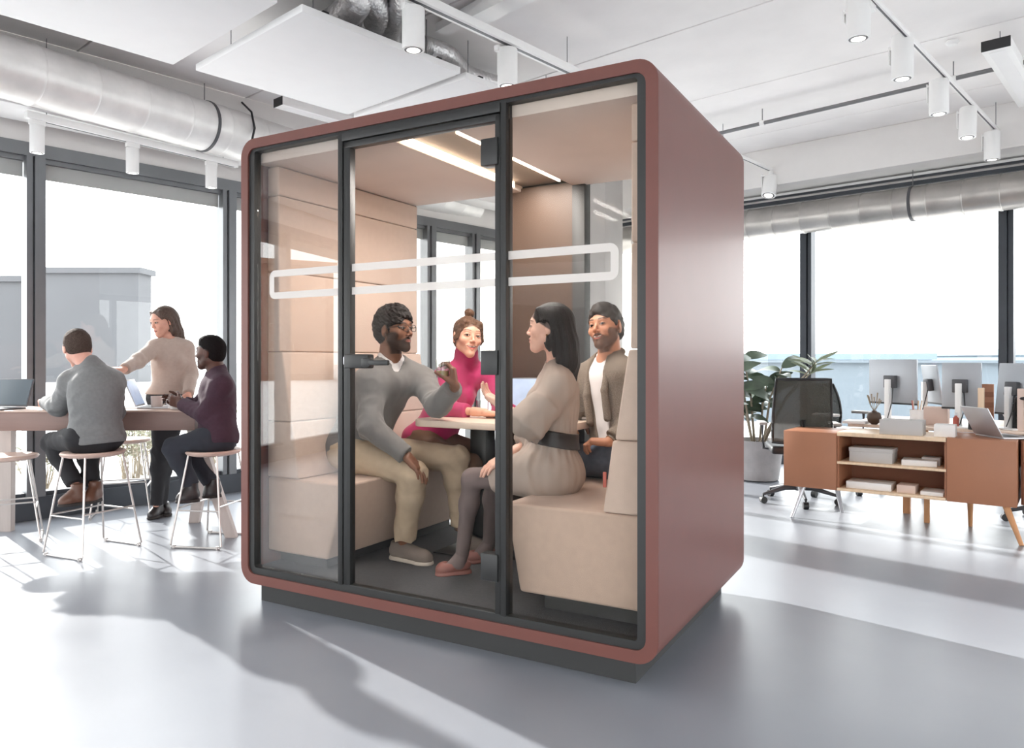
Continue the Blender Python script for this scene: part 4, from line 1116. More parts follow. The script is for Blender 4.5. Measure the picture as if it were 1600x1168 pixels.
def leg(Fd, hp, kn, an, off, s, flat=None, fem=0, loose=0.0):
    g = .90 if fem else 1.0
    Fd.u(RC(hp, kn, .078 * s * g + off, .053 * s * g + off), .05)
    hp, kn, an = map(np.array, (hp, kn, an))
    if flat is None:
        Fd.u(RC(kn, an, .054 * s * g + off, .036 * s * g + off), .03)
        Fd.u(EL(kn * .68 + an * .32 , (.048 * s * g + off,) * 3), .04)
    else:
        Fd.u(CC(kn, kn + (an - kn) * flat, .050 * s * g + off, .036 * s * g + off + loose), .04)
        Fd.u(RC(kn, kn + (an - kn) * .3, .051 * s * g + off, .048 * s * g + off), .03); Fd.u(EL(kn * .68 + an * .32, (.049 * s * g + off,) * 3), .04)

def hand_field(wr, el, d, n, t, s=1.0, curl=(.3, .4, .3), spread=.04, thumb=(.6, .7, .25), hf=.0026, curls=None):
    """d = towards the knuckles, n = the way the palm faces, t = thumb side"""
    d = nv(d); n = np.array(n, float); n = nv(n - d * (n @ d)); t0 = np.cross(d, n); t = t0 if t0 @ np.array(t) > 0 else -t0
    wr = np.array(wr, float); el = np.array(el, float)
    W = lambda a, b, c: wr + (d * a + t * b + n * c) * s
    lo = wr - .20 * s; hi = wr + .20 * s
    F_ = Field(lo, hi, hf)
    R = np.stack([t, d, n], 1)
    F_.u(RC(wr + nv(el - wr) * .07, wr, .029 * s, .0245 * s), .01)
    F_.u(BX(W(.052, 0, 0), np.array([.038, .046, .0125]) * s, R, .0115 * s), .022)
    F_.u(RC(W(.012, .008, .004), W(.055, .026, .008), .018 * s, .014 * s), .012)
    F_.u(RC(W(.015, -.018, .004), W(.06, -.026, .004), .015 * s, .011 * s), .012)
    base = [(.090, .0285), (.094, .0098), (.089, -.0092), (.080, -.0275)]; Ls = [.072, .079, .073, .057]
    for i in range(4):
        p = W(base[i][0], base[i][1], 0); an = 0; L = Ls[i] * s
        cu = curls[i] if curls else curl
        fd0 = nv(d + t * (1.5 - i) * spread)
        r0 = (.0090, .0092, .0088, .0078)[i] * s
        F_.u(RC(W(base[i][0] - .035, base[i][1] * .85, 0), p, .0095 * s, r0 * 1.06), .008)
        for j, fr in enumerate((.46, .30, .24)):
            an += cu[j]; dd = fd0 * math.cos(an) + n * math.sin(an)
            q = p + dd * L * fr; F_.u(RC(p, q, r0 * (1, .93, .86)[j], r0 * (.94, .87, .74)[j]), .0035); p = q
    a, b, c = thumb
    p = W(.022, .026, .006); dd = nv(d * a + t * b + n * c); q = p + dd * .042 * s; F_.u(RC(p, q, .015 * s, .0115 * s), .01)
    dd = nv(dd + d * .35 + n * c * .6 - t * .12); p = q; q = p + dd * .032 * s; F_.u(RC(p, q, .0112 * s, .0098 * s), .004)
    dd = nv(dd + d * .25 + n * c * .5 - t * .1); p = q; q = p + dd * .026 * s; F_.u(RC(p, q, .0098 * s, .0078 * s), .004)
    return F_

def shoe(name, heel, toe, m, sole_m, parent, org, s=1.0, zs=None, high=.0, hf=.0045, flat=False):
    heel, toe = np.array(heel, float), np.array(toe, float)
    z0 = min(heel[2], toe[2]) if zs is None else zs
    d = toe - heel; L = np.linalg.norm(d); dn = d / L; up = np.array([0, 0, 1.0]); up = nv(up - dn * dn[2]); sd = np.cross(dn, up)
    R = np.stack([sd, dn, up], 1); P = lambda y, z, x=0: heel + R @ np.array([x, y, z])
    F_ = Field(np.minimum(heel, toe) - .09, np.maximum(heel, toe) + np.array([.09, .09, .16]), hf)
    F_.u(RC(P(.035, .045), P(L - .05, .032), .037 * s, .040 * s), .01)
    F_.u(RC(P(L - .06, .030), P(L - .035, .026), .041 * s, .034 * s), .02)
    if not flat: F_.u(RC(P(.04, .05), P(.045, .085 + high), .036 * s, .038 * s), .02); F_.u(RC(P(.08, .07), P(L * .6, .05), .030 * s, .026 * s), .03)
    F_.cut(P(0, .012), -up)
    if not flat: F_.cut(P(0, .095 + high), up)
    else: F_.s_(EL(P(.075, .085), (.034, .085, .045), R), .006)
    o = to_obj(name, [F_.mesh()], m, parent, org)
    G = Field(np.minimum(heel, toe) - .09, np.maximum(heel, toe) + np.array([.09, .09, .1]), hf)
    G.u(RC(P(.035, .0), P(L - .05, .0), .041 * s, .044 * s), 0); G.u(RC(P(L - .06, 0), P(L - .034, 0), .044 * s, .037 * s), .02)
    G.cut(P(0, .020), up); G.cut(P(0, .0), -up)
    to_obj('sole', [G.mesh()], sole_m, o, (0, 0, 0) if False else org).location = (0, 0, 0)
    return o

def bounds(pts, m=.2):
    P = np.array(pts, float); return P.min(0) - m, P.max(0) + m

def eyes_teeth(H, o, par, org, iris=(70, 48, 32)):
    look = o.get('look')
    for sx in (-1, 1):
        c = H.p(sx * .032, .0730, .0095); g = nv(H.R @ np.array(look if look else (0, 1, 0)))
        mb = MB(); mb.lathe([(.0146 * H.sc * math.sin(a), -.0146 * H.sc * math.cos(a)) for a in np.linspace(0.02, PI - .02, 14)], n=20, R=Vector((0, 0, 1)).rotation_difference(Vector(g)).to_matrix(), c=Vector(c - np.array(org)))
        e = mb.build('eye', M['eyewhite'], par, auto=False)
        for p in e.data.polygons: p.use_smooth = True
        mb = MB(); Rq = Vector((0, 0, 1)).rotation_difference(Vector(g)).to_matrix(); c2 = Vector(c + g * .0128 * H.sc - np.array(org))
        mb.lathe([(.0074 * H.sc, .0), (.0068 * H.sc, .0012 * H.sc), (.003 * H.sc, .0021 * H.sc), (.0, .0023 * H.sc)], n=16, R=Rq, c=c2)
        mb.build('iris', M['iris'], e)
    if o.get('smile'):
        mb = MB(); up = .003
        for i in range(-6, 7):
            a = i * .0034; yy = .0866 - 11 * a * a
            q = H.p(a, yy, -.0520 + up * (abs(i) / 6) ** 2); R_ = Matrix([list(x) for x in H.R]) @ Matrix.Rotation(-a * 16, 3, 'Z')
            mb.box(q - np.array(org), (.0033 * H.sc, .005 * H.sc, .0075 * H.sc), R_, .0006, 1)
        mb.build('teeth', M['teeth'], par)

M['skin'] = mat('skin', (200, 150, 125), .5, var=.05, vscale=40, bump=.05, bscale=500, attr='Col', spec=.4)
M['eyewhite'] = mat('eye white', (222, 214, 208), .25, var=.0)
M['iris'] = mat('dark iris', (40, 26, 18), .2, var=.0)
M['teeth'] = mat('teeth', (238, 230, 220), .3, var=.0)
def hairmat(name, rgb, st=(1, 1, 1), sc_=120, v=.5, rough=.42):
    return mat(name, rgb, max(rough, .5), var=v, vscale=sc_, stretch=st, bump=.4, bscale=sc_ * 1.5, spec=.22)

def person(key, label, J, o):
    """body: one continuous mesh from head to ankles (+ hands grown from the wrists)"""
    org = np.array(J['pelvis'], float) * np.array([1, 1, 0]) + np.array([0, 0, o.get('z0', 0)])
    t = thing('person', label, 'person', org, 0, None)
    s = o.get('sc', 1.0); fem = o.get('fem', 0)
    H = Frame(J['head'], o['look_dir'], o.get('head_up', (0, 0, 1)), s * o.get('hs', 1.0), o.get('roll', 0))
    pts = [J[k] for k in ('pelvis', 'neck', 'lsh', 'rsh', 'lel', 'rel', 'lwr', 'rwr', 'lkn', 'rkn', 'lan', 'ran', 'head')]
    lo, hi = bounds(pts, .14); hf = o.get('hf', .0026)
    Fd = Field(lo, hi, .011, (H.c - .135 * s, H.c + .135 * s), hf)
    torso(Fd, J, -.010, o)
    arm(Fd, J['lsh'], J['lel'], J['lwr'], -.004, s, None, fem); arm(Fd, J['rsh'], J['rel'], J['rwr'], -.004, s, None, fem)
    leg(Fd, J['lhp'], J['lkn'], J['lan'], -.008, s, None, fem); leg(Fd, J['rhp'], J['rkn'], J['ran'], -.008, s, None, fem)
    head_prims(Fd, H, o, J['neck'])
    meshes = [Fd.mesh()]
    for hd in o.get('hands', []): meshes.append(hd.mesh())
    body = to_obj('body', meshes, M['skin'], t, org, head_paint(H, o))
    eyes_teeth(H, o, body, org)
    return t, H, org, body

def noise_fold(amp, s, seed): return lambda X, Y, Z: amp * wob(X, Y, Z, s, seed)

def sweater(J, o, off, m, par, org, name='sweater', flatL=.95, flatR=.95, hem=-.03, neckr=.058, v=None, cuff=True, fold=.0045, h=.0075, extra=None, loose=.004, sleeves=True, seed=1, collar=None):
    s = o.get('sc', 1.0); fem = o.get('fem', 0)
    lo, hi = bounds([J[k] for k in ('pelvis', 'neck', 'lsh', 'rsh', 'lel', 'rel', 'lwr', 'rwr')], .2)
    Fd = Field(lo, hi, h); R = torso(Fd, J, off, o); up = nv(np.array(J['neck']) - np.array(J['pelvis']))
    Fd.cut(np.array(J['pelvis']) + up * hem, -up)
    if sleeves:
        arm(Fd, J['lsh'], J['lel'], J['lwr'], off, s, flatL, fem, loose=loose); arm(Fd, J['rsh'], J['rel'], J['rwr'], off, s, flatR, fem, loose=loose)
    if collar: Fd.u(RC(np.array(J['neck']) - up * .01, np.array(J['neck']) + (np.array(J['head']) - np.array(J['neck'])) * collar[1], collar[0] + .006, collar[0]), .02)
    # folds stronger near elbows and waist
    pts = [np.array(J[k], float) for k in ('lel', 'rel')] + [np.array(J['pelvis']) + up * .08]
    def dsp(X, Y, Z):
        wgt = .35
        for p in pts: wgt = wgt + .9 * np.exp(-((X - p[0]) ** 2 + (Y - p[1]) ** 2 + (Z - p[2]) ** 2) / .012)
        return fold * np.minimum(wgt, 1.3) * (wob(X, Y, Z, .10, seed) + 1.1 * (np.abs(wob(X, Y, Z, .085, seed + 9)) * 2 - .7))
    Fd.disp(dsp)
    nk = np.array(J['neck'], float); hd = np.array(J['head'], float)
    if not collar:
        Fd.s_(RC(nk + R @ np.array([0, .012, -.012]), nk + (hd - nk) * .9, neckr * s), .004)
    if v:  # v = depth of the V
        Fd.s_(RC(nk + R @ np.array([0, .05, .01]), nk + R @ np.array([0, .115, -v]), .042 * s, .006), .004)
    if extra: extra(Fd, R)
    P, Q = Fd.mesh(); P = relax(P, Q, 1)
    return to_obj(name, [(P, Q)], m, par, org)

def trousers(J, o, off, m, par, org, flat=.95, fold=.005, h=.0075, top=.10, seed=3, name='trousers', loose=.006):
    s = o.get('sc', 1.0); fem = o.get('fem', 0)
    lo, hi = bounds([J[k] for k in ('pelvis', 'lhp', 'rhp', 'lkn', 'rkn', 'lan', 'ran')], .2)
    Fd = Field(lo, hi, h); pel = np.array(J['pelvis'], float); nk = np.array(J['neck'], float); up = nv(nk - pel)
    R = J['R']; Fd.u(EL(pel, np.array([.160, .122, .115]) * s * o.get('build', 1.0) + off, R), .05)
    Fd.cut(pel + up * top, up)
    leg(Fd, J['lhp'], J['lkn'], J['lan'], off, s, flat, fem, loose); leg(Fd, J['rhp'], J['rkn'], J['ran'], off, s, flat, fem, loose)
    pts = [np.array(J[k], float) for k in ('lkn', 'rkn', 'lhp', 'rhp', 'lan', 'ran')]
    def dsp(X, Y, Z):
        wgt = .25
        for p in pts: wgt = wgt + .9 * np.exp(-((X - p[0]) ** 2 + (Y - p[1]) ** 2 + (Z - p[2]) ** 2) / .010)
        return fold * np.minimum(wgt, 1.2) * (wob(X, Y, Z, .09, seed) + 1.1 * (np.abs(wob(X, Y, Z, .075, seed + 5)) * 2 - .7))
    Fd.disp(dsp)
    P, Q = Fd.mesh(); P = relax(P, Q, 1)
    return to_obj(name, [(P, Q)], m, par, org)

def hair_short(H, o, m, par, org, thick=.012, curl=.0, curl_s=.016, line=None, hf=.003, name='hair', top=.0, sides=.0, seed=5, grooves=.0):
    w_ = 1.0 if o.get('fem') else 1.06
    Fd = Field(H.c - .16 * H.sc, H.c + .17 * H.sc, hf)
    Fd.u(H.el((0, -.014, .038), (.073 * w_ + thick * (.5 + sides), .094 + thick * .8, .082 + thick)), 0)
    if top: Fd.u(H.el((0, .012, .092), (.058, .070, .030 + top)), .03)
    Fd.u(H.el((0, -.045, -.015), (.060 * w_ + thick * .5, .052 + thick * .5, .055)), .03)
    # open the face
    Fd.s_(H.el((0, .120, -.018 + o.get('hl', 0)), (.067, .078, .092)), .010)
    for sx in (-1, 1):
        Fd.s_(H.el((sx * .078, -.004, -.008), (.018, .024, .036)), .006)
        Fd.s_(H.el((sx * .075, .075, -.035), (.034, .062, .068)), .010)
    Fd.cut(H.p(0, 0, -.062), -H.R[:, 2])
    Fd.s_(H.el((0, .06, -.10), (.10, .09, .075)), .01)
    if curl: Fd.disp(lambda X, Y, Z: curl * (wob(X, Y, Z, curl_s * 1.6, seed) + wob(X, Y, Z, curl_s, seed + 1)), .02)
    if grooves:
        def g_(X, Y, Z):
            q = H.loc(np.stack([X, Y, Z], -1)); 
            return grooves * np.sin(q[..., 0] * 900 + 6 * np.sin(q[..., 1] * 40) + 4 * np.sin(q[..., 2] * 35))
        Fd.disp(g_, .02)
    return to_obj(name, [Fd.mesh()], m, par, org)
def V3(v): return np.array([v[0], v[1], v[2]], float)
def A(px, py, D): return V3(at(px, py, D))
def joints(**k):
    J = {a: V3(b) for a, b in k.items()}
    f = (J['lkn'] + J['rkn']) / 2 - J['pelvis']; f[2] = 0
    if np.linalg.norm(f) < .12 and 'fwd' in J: f = J['fwd']
    f = nv(f); l = np.cross([0, 0, 1], f); hw = .088
    J['lhp'] = J['pelvis'] + l * hw + f * .02; J['rhp'] = J['pelvis'] - l * hw + f * .02
    return J

SK = dict(p1=(122, 82, 62), p2=(226, 172, 148), p3=(222, 176, 156), p4=(196, 142, 114), p5=(216, 162, 144), p6=(212, 160, 140), p7=(92, 62, 52))
M['knit_grey'] = mat('grey wool knit', (114, 111, 109), .95, var=.05, vscale=60, bump=.16, bscale=700, sheen=.2)
M['knit_pink'] = mat('magenta wool knit', (182, 50, 102), .9, var=.06, vscale=60, bump=.16, bscale=700, sheen=.2)
M['khaki'] = mat('khaki chino', (184, 164, 140), .85, var=.05, vscale=30, bump=.2, bscale=500)
M['shirt'] = mat('white cotton shirt', (228, 224, 224), .8, var=.02, bump=.1, bscale=300)
M['greige'] = mat('greige dress cloth', (166, 151, 141), .8, var=.04, vscale=12, bump=.1, bscale=300)
M['belt'] = mat('black leather belt', (38, 36, 38), .45, var=.05)
M['tights'] = mat('mauve grey tights', (112, 98, 96), .8, var=.04)
M['flats'] = mat('dusty rose flats', (140, 92, 84), .5)
M['cardigan'] = mat('taupe marled knit', (134, 122, 110), .95, var=.35, vscale=170, bump=.6, bscale=260, stretch=(1, 1, 2.5))
M['jeans'] = mat('blue grey denim', (84, 94, 110), .9, var=.12, vscale=50, bump=.2, bscale=600)
M['brown'] = mat('brown trouser cloth', (112, 86, 70), .9, var=.06)
M['suede'] = mat('grey suede', (122, 110, 102), .9, var=.06, vscale=40)
M['sole'] = mat('off white sole', (196, 184, 172), .7)
M['knit_dk'] = mat('charcoal grey knit', (118, 118, 118), .95, var=.08, vscale=50, bump=.16, bscale=700, sheen=.15)
M['blacktr'] = mat('black trouser cloth', (34, 33, 36), .9, var=.08)
M['navytr'] = mat('dark navy trouser cloth', (44, 46, 54), .9, var=.08)
M['plum'] = mat('plum knit', (66, 44, 56), .95, var=.08, vscale=50, bump=.16, bscale=700)
M['oatmeal'] = mat('oatmeal knit', (178, 160, 149), .95, var=.04, vscale=50, bump=.15, bscale=700, sheen=.15)
M['boot'] = mat('brown leather boot', (96, 62, 46), .4, var=.1)
M['bootdk'] = mat('dark leather boot', (44, 38, 38), .4, var=.1)
M['soledk'] = mat('dark rubber sole', (48, 42, 40), .8)
M['specs'] = mat('black spectacle frame', (30, 28, 28), .3)
M['gold'] = mat('gold', (206, 162, 96), .25, .9)
M['watch'] = mat('steel watch', (170, 165, 158), .25, .8)
HB = hairmat('black curly hair', (34, 28, 26), sc_=160)
HD = hairmat('dark straight hair', (30, 25, 24), (1, 1, .06), 260, .35, .32)
HBR = hairmat('brown hair', (98, 72, 56), (1, 1, .3), 160, .4)
HG = hairmat('greying dark hair', (62, 58, 56), (1, 1, 1), 150, .45)
HC = hairmat('short brown hair', (78, 66, 60), (1, 1, 1), 200, .4)
HL = hairmat('long brown hair', (88, 72, 64), (1, 1, .06), 220, .4)
HK = hairmat('black cropped hair', (30, 27, 27), (1, 1, 1), 240, .4)
ZF = .16   # booth floor

def collar_flaps(H, J, m, par, org, s=1.0):
    """two pointed shirt collar flaps around the neck"""
    nk, hd, R = J['neck'], J['head'], J['R']
    up = nv(hd - nk); r = nv(R[:, 0] - up * (R[:, 0] @ up)); f = np.cross(up, r)
    for sx in (-1, 1):
        mb = MB(); rows = []
        for i in range(9):
            a = math.radians(176 - i * 19.5) ; x, y = math.sin(a) * sx, -math.cos(a) * -1
            cx = r * math.sin(a) * sx + f * math.cos(a + 0) * (1)
            rad = (.0575 + .010 * (i / 8)) * s
            topp = nk + up * (.062 - .046 * (i / 8) ** 1.5) + cx * rad + f * .006
            drop = .034 + .034 * (i / 8) ** 2
            bot = topp - up * drop + cx * .016 * (1 + .3 * i / 8) + f * .010 * (i / 8)
            rows.append((topp, bot, cx))
        bm = mb.bm
        vs = [[bm.verts.new(Vector(p - org)) for p in (a, b, b - c * .004, a - c * .004)] for a, b, c in rows]
        for i in range(8):
            for k in range(4): bm.faces.new((vs[i][k], vs[i][(k + 1) % 4], vs[i + 1][(k + 1) % 4], vs[i + 1][k]))
        bm.faces.new(vs[0]); bm.faces.new(vs[-1])
        mb.build('collar', m, par)

def spectacles(H, m, par, org):
    mb = MB()
    for sx in (-1, 1):
        pts = []
        for k in range(21):
            a = 2 * PI * k / 20; r_ = (abs(math.cos(a)) ** 3 + abs(math.sin(a)) ** 3) ** (-1 / 3)
            x = sx * .0325 + .0235 * math.cos(a) * r_; z = .009 + .0165 * math.sin(a) * r_
            pts.append(H.p(x, .1035 - 1.8 * x * x, z) - org)
        mb.tube(pts, .0016 * H.sc, 6, False)
        mb.tube([H.p(sx * .056, .098, .014) - org, H.p(sx * .077, .085, .016) - org, H.p(sx * .082, .0, .014) - org, H.p(sx * .081, -.02, .002) - org], .0016 * H.sc, 6)
    mb.tube([H.p(-.010, .1045, .013) - org, H.p(0, .107, .016) - org, H.p(.010, .1045, .013) - org], .0015 * H.sc, 6)
    return mb.build('spectacles', m, par)

for m_ in (HC, HK): m_.node_tree.nodes['Principled BSDF'].inputs['Specular IOR Level'].default_value = .06; m_.node_tree.nodes['Principled BSDF'].inputs['Roughness'].default_value = .8
# ---- man with glasses, grey sweater, nearest on the left bench
pel = V3(L2W(.30, .50, .705))
J = joints(pelvis=pel, neck=A(609, 564, 4.05), head=A(617, 517, 4.02), lsh=A(660, 595, 4.12), rsh=A(583, 598, 3.95),
           lel=A(683, 634, 3.90), rel=A(577, 666, 3.86), lwr=A(711, 604, 3.74), rwr=A(636, 712, 3.80),
           lkn=A(712, 716, 4.0), rkn=A(646, 741, 3.82), lan=A(722, 826, 4.04), ran=A(630, 848, 3.90))
o1 = dict(skin=SK['p1'], hair=(28, 22, 20), lip=(150, 92, 82), beard=.92, look_dir=(.86, -.50, .04), smile=0, hf=.0025,
          scalp=lambda x, y: .055 + .0 * x + (y - .02) * .35, look=(.15, 1, .03))
o1['hands'] = [hand_field(J['lwr'], J['lel'], (-.12, -.05, .99), (-.97, .10, -.1), (0, -.9, 0), .98, (.62, .85, .5), .0, (.85, .30, .9)),
               hand_field(J['rwr'], J['rel'], (.62, -.25, -.62), (-.55, .2, -.8), (.3, .9, .1), 1.0, (.22, .25, .15), .05, (.75, .6, .15))]
t, H, org, body = person('p1', 'bearded man in grey sweater and glasses raising a drink on left bench', J, o1)
sweater(J, o1, .016, M['knit_grey'], t, org, flatL=.93, flatR=.97, v=.10, hem=-.10, neckr=.071, seed=2, fold=.0075)
sweater(J, o1, .006, M['shirt'], t, org, name='shirt', sleeves=False, hem=.1, neckr=.052, fold=.001, h=.006)
collar_flaps(H, J, M['shirt'], t, org)
trousers(J, o1, .012, M['khaki'], t, org, flat=.93, loose=.012, fold=.009)
shoe('shoe', (A(612, 874, 3.95)[0], A(612, 874, 3.95)[1], ZF), (A(674, 884, 3.80)[0], A(674, 884, 3.80)[1], ZF), M['suede'], M['sole'], t, org, zs=ZF)
shoe('shoe', (J['lan'][0] - .02, J['lan'][1] + .05, ZF), (J['lan'][0] + .19, J['lan'][1] - .12, ZF), M['suede'], M['sole'], t, org, zs=ZF)
hair_short(H, o1, HB, t, org, thick=.026, curl=.0062, curl_s=.015, top=.014, hf=.0026)
spectacles(H, M['specs'], t, org)
gl = J['lwr'] + np.array([-.060, -.012, .045])
tumbler('short tumbler of golden drink held by the man in glasses', gl)

# ---- woman in magenta turtleneck, back of the left bench
pel = V3(L2W(.42, 1.02, .70))
J = joints(pelvis=pel, neck=A(728, 568, 4.48), head=A(730, 528, 4.42), lsh=A(769, 590, 4.52), rsh=A(696, 588, 4.42),
           lel=A(783, 642, 4.36), rel=A(700, 640, 4.20), lwr=A(800, 642, 4.16), rwr=A(756, 644, 4.06),
           lkn=V3(L2W(.86, 1.02, .64)), rkn=V3(L2W(.84, .80, .63)), lan=V3(L2W(.80, 1.02, .26)), ran=V3(L2W(.80, .80, .26)))
o2 = dict(skin=SK['p2'], hair=(92, 66, 50), lip=(196, 96, 92), fem=1, look_dir=(.42, -.90, .03), roll=-.12, smile=1, hf=.0025, sc=.97, hs=1.06,
          scalp=lambda x, y: .060 - .30 * np.abs(x) + (y - .06) * .2, look=(.25, 1, .0))
o2['hands'] = [hand_field(J['rwr'], J['rel'], (.96, -.2, -.1), (.1, -.2, -.97), (0, .9, 0), .9, (.2, .25, .15), .04, (.8, .5, .2))]
t, H, org, body = person('p2', 'smiling woman in magenta turtleneck with hair bun at back of booth', J, o2)
sweater(J, o2, .012, M['knit_pink'], t, org, flatL=.95, flatR=.55, hem=-.08, fold=.006, collar=(.070, .42), seed=4)
trousers(J, o2, .012, M['brown'], t, org, h=.01)
for q in ('lan', 'ran'): shoe('shoe', (J[q][0] - .03, J[q][1] + .02, ZF), (J[q][0] + .17, J[q][1] - .08, ZF), M['bootdk'], M['soledk'], t, org, zs=ZF, hf=.006)
def hair_bun(H, o, m):
    Fd = Field(H.c - .17, H.c + .19, .003)
    Fd.u(H.el((0, -.016, .040), (.078, .100, .088)), 0)
    for sx in (-1, 1):
        Fd.u(H.rc((sx * .050, .050, .082), (sx * .076, .030, -.005), .018, .014), .02)
        Fd.u(H.rc((sx * .080, .022, -.005), (sx * .078, .030, -.052), .007, .003), .015)
    Fd.u(H.el((0, -.05, -.02), (.06, .05, .05)), .03)
    Fd.s_(H.el((0, .122, -.020), (.066, .082, .104)), .010)
    for sx in (-1, 1): Fd.s_(H.el((sx * .070, .055, -.080), (.03, .055, .05)), .01)
    Fd.u(H.el((-.012, -.035, .148), (.030, .030, .026)), .006)
    Fd.disp(lambda X, Y, Z: .0028 * (wob(X, Y, Z, .02, 3) + wob(X, Y, Z, .035, 6)), .02)
    return to_obj('hair', [Fd.mesh()], m, t, org)
hair_bun(H, o2, HBR)

# ---- woman in greige dress, front of the right bench, profile to the left
pel = A(862, 733, 3.45)
J = joints(pelvis=pel, neck=A(871, 567, 3.47), head=A(858, 513, 3.44), lsh=A(872, 604, 3.34), rsh=A(872, 600, 3.62),
           lel=A(826, 664, 3.22), rel=A(838, 684, 3.56), lwr=A(785, 634, 3.33), rwr=A(792, 712, 3.44),
           lkn=A(738, 748, 3.55), rkn=A(772, 748, 3.72), lan=A(722, 866, 3.66), ran=A(764, 846, 3.86))
o3 = dict(skin=SK['p3'], hair=(26, 21, 21), lip=(186, 98, 96), fem=1, look_dir=(-.95, .22, .0), smile=0, hf=.0024, sc=.95, hs=1.0,
          scalp=lambda x, y: .052 - .1 * np.abs(x) + (y - .07) * .6, look=(.1, 1, .0))
o3['hands'] = [hand_field(J['lwr'], J['lel'], (-.62, .35, .42), (.25, -.15, .95), (.0, .5, .8), .90, (.25, .35, .3), .05, (.6, .6, .5)),
               hand_field(J['rwr'], J['rel'], (-.80, -.15, -.45), (-.35, .1, -.9), (.0, .9, 0), .90, (.2, .3, .2), .04, (.75, .5, .2))]
t, H, org, body = person('p3', 'woman with long black hair in belted greige dress seen in profile', J, o3)
def dress_extra(Fd, R):
    pass
def dress(J, o, m):
    s = o['sc']; lo, hi = bounds([J[k] for k in ('pelvis', 'neck', 'lsh', 'rsh', 'lel', 'rel', 'lkn', 'rkn', 'lwr')], .22)
    Fd = Field(lo, hi, .0065); R = torso(Fd, J, .018, o); pel = J['pelvis']
    back = nv(pel - (J['lkn'] + J['rkn']) / 2)
    Fd.u(EL(pel + back * .0 + np.array([0, 0, -.02]), (.150, .150, .115), J['R']), .05)
    hem = .62
    for hp, kn in ((J['lhp'], J['lkn']), (J['rhp'], J['rkn'])): Fd.u(CC(hp, hp + (kn - hp) * hem, .105, .083), .06)
    md = lambda a: (J['lhp'] * (1 - a) + J['lkn'] * a + J['rhp'] * (1 - a) + J['rkn'] * a) / 2
    Fd.u(CC(md(0), md(hem), .11, .085), .05)
    # wide elbow sleeves
    for sh, el, wr in ((J['lsh'], J['lel'], J['lwr']), (J['rsh'], J['rel'], J['rwr'])):
        Fd.u(RC(sh, sh * .4 + el * .6, .062, .070), .05)
        Fd.u(CC(sh * .5 + el * .5, el * .86 + wr * .14 + np.array([-.005, 0, -.03]), .070, .088), .04)
        Fd.u(CC(el, el + (wr - el) * .42, .060, .055), .04); Fd.u(RC(el, el, .060), .04)
    Fd.s_(RC(J['neck'] + R @ np.array([0, .01, .0]), J['neck'] * .2 + J['head'] * .8, .050), .004)
    wc = pel + nv(J['neck'] - pel) * .145
    def dsp(X, Y, Z):
        z = Z - f4(wc[2]); g_ = .35 + 1.0 * np.exp(-(z / .10) ** 2)
        th = np.arctan2(Y - wc[1], X - wc[0])
        return .0055 * g_ * wob(X, Y, Z * .35, .05, 8) + .004 * wob(X, Y, Z, .10, 3) + .002 * g_ * np.sin(th * 26)
    Fd.disp(dsp)
    P, Q = Fd.mesh(); to_obj('dress', [(relax(P, Q, 1), Q)], m, t, org)
    # belt
    up = nv(J['neck'] - pel); tilt = nv(up + J['R'] @ np.array([0, -.12, 0]))
    G = Field(wc - .24, wc + .24, .005); torso(G, J, .030, o); G.cut(wc + tilt * .035, tilt); G.cut(wc - tilt * .035, -tilt)
    Hh = Field(wc - .24, wc + .24, .005); torso(Hh, J, .012, o); G.V = np.maximum(G.V, -Hh.V)
    P, Q = G.mesh(); return to_obj('belt', [(relax(P, Q, 2), Q)], M['belt'], t, org)
dress(J, o3, M['greige'])
trousers(J, o3, .001, M['tights'], t, org, flat=None, fold=.001, top=-.02, name='tights')
for q_, e_ in (('lan', (698, 889, 3.64)), ('ran', (742, 878, 3.86))):
    e_ = A(*e_); e_[2] = ZF + .030; G_ = Field(*bounds([J[q_], e_], .08), .005); G_.u(RC(J[q_], J[q_] * .75 + e_ * .25 + np.array([0, 0, -.02]), .032, .034), .02); G_.u(RC(J[q_] * .75 + e_ * .25 + np.array([0, 0, -.02]), e_, .032, .022), .02)
    to_obj('stocking_foot', [G_.mesh()], M['tights'], t, org)
for (hx, hy, hd_, tx, ty, td) in ((738, 892, 3.68, 678, 896, 3.62), (778, 880, 3.90, 724, 884, 3.84)):
    a_, b_ = A(hx, hy, hd_), A(tx, ty, td); a_[2] = b_[2] = ZF
    shoe('shoe', a_, b_, M['flats'], M['flats'], t, org, zs=ZF, s=.78, flat=True, hf=.004)
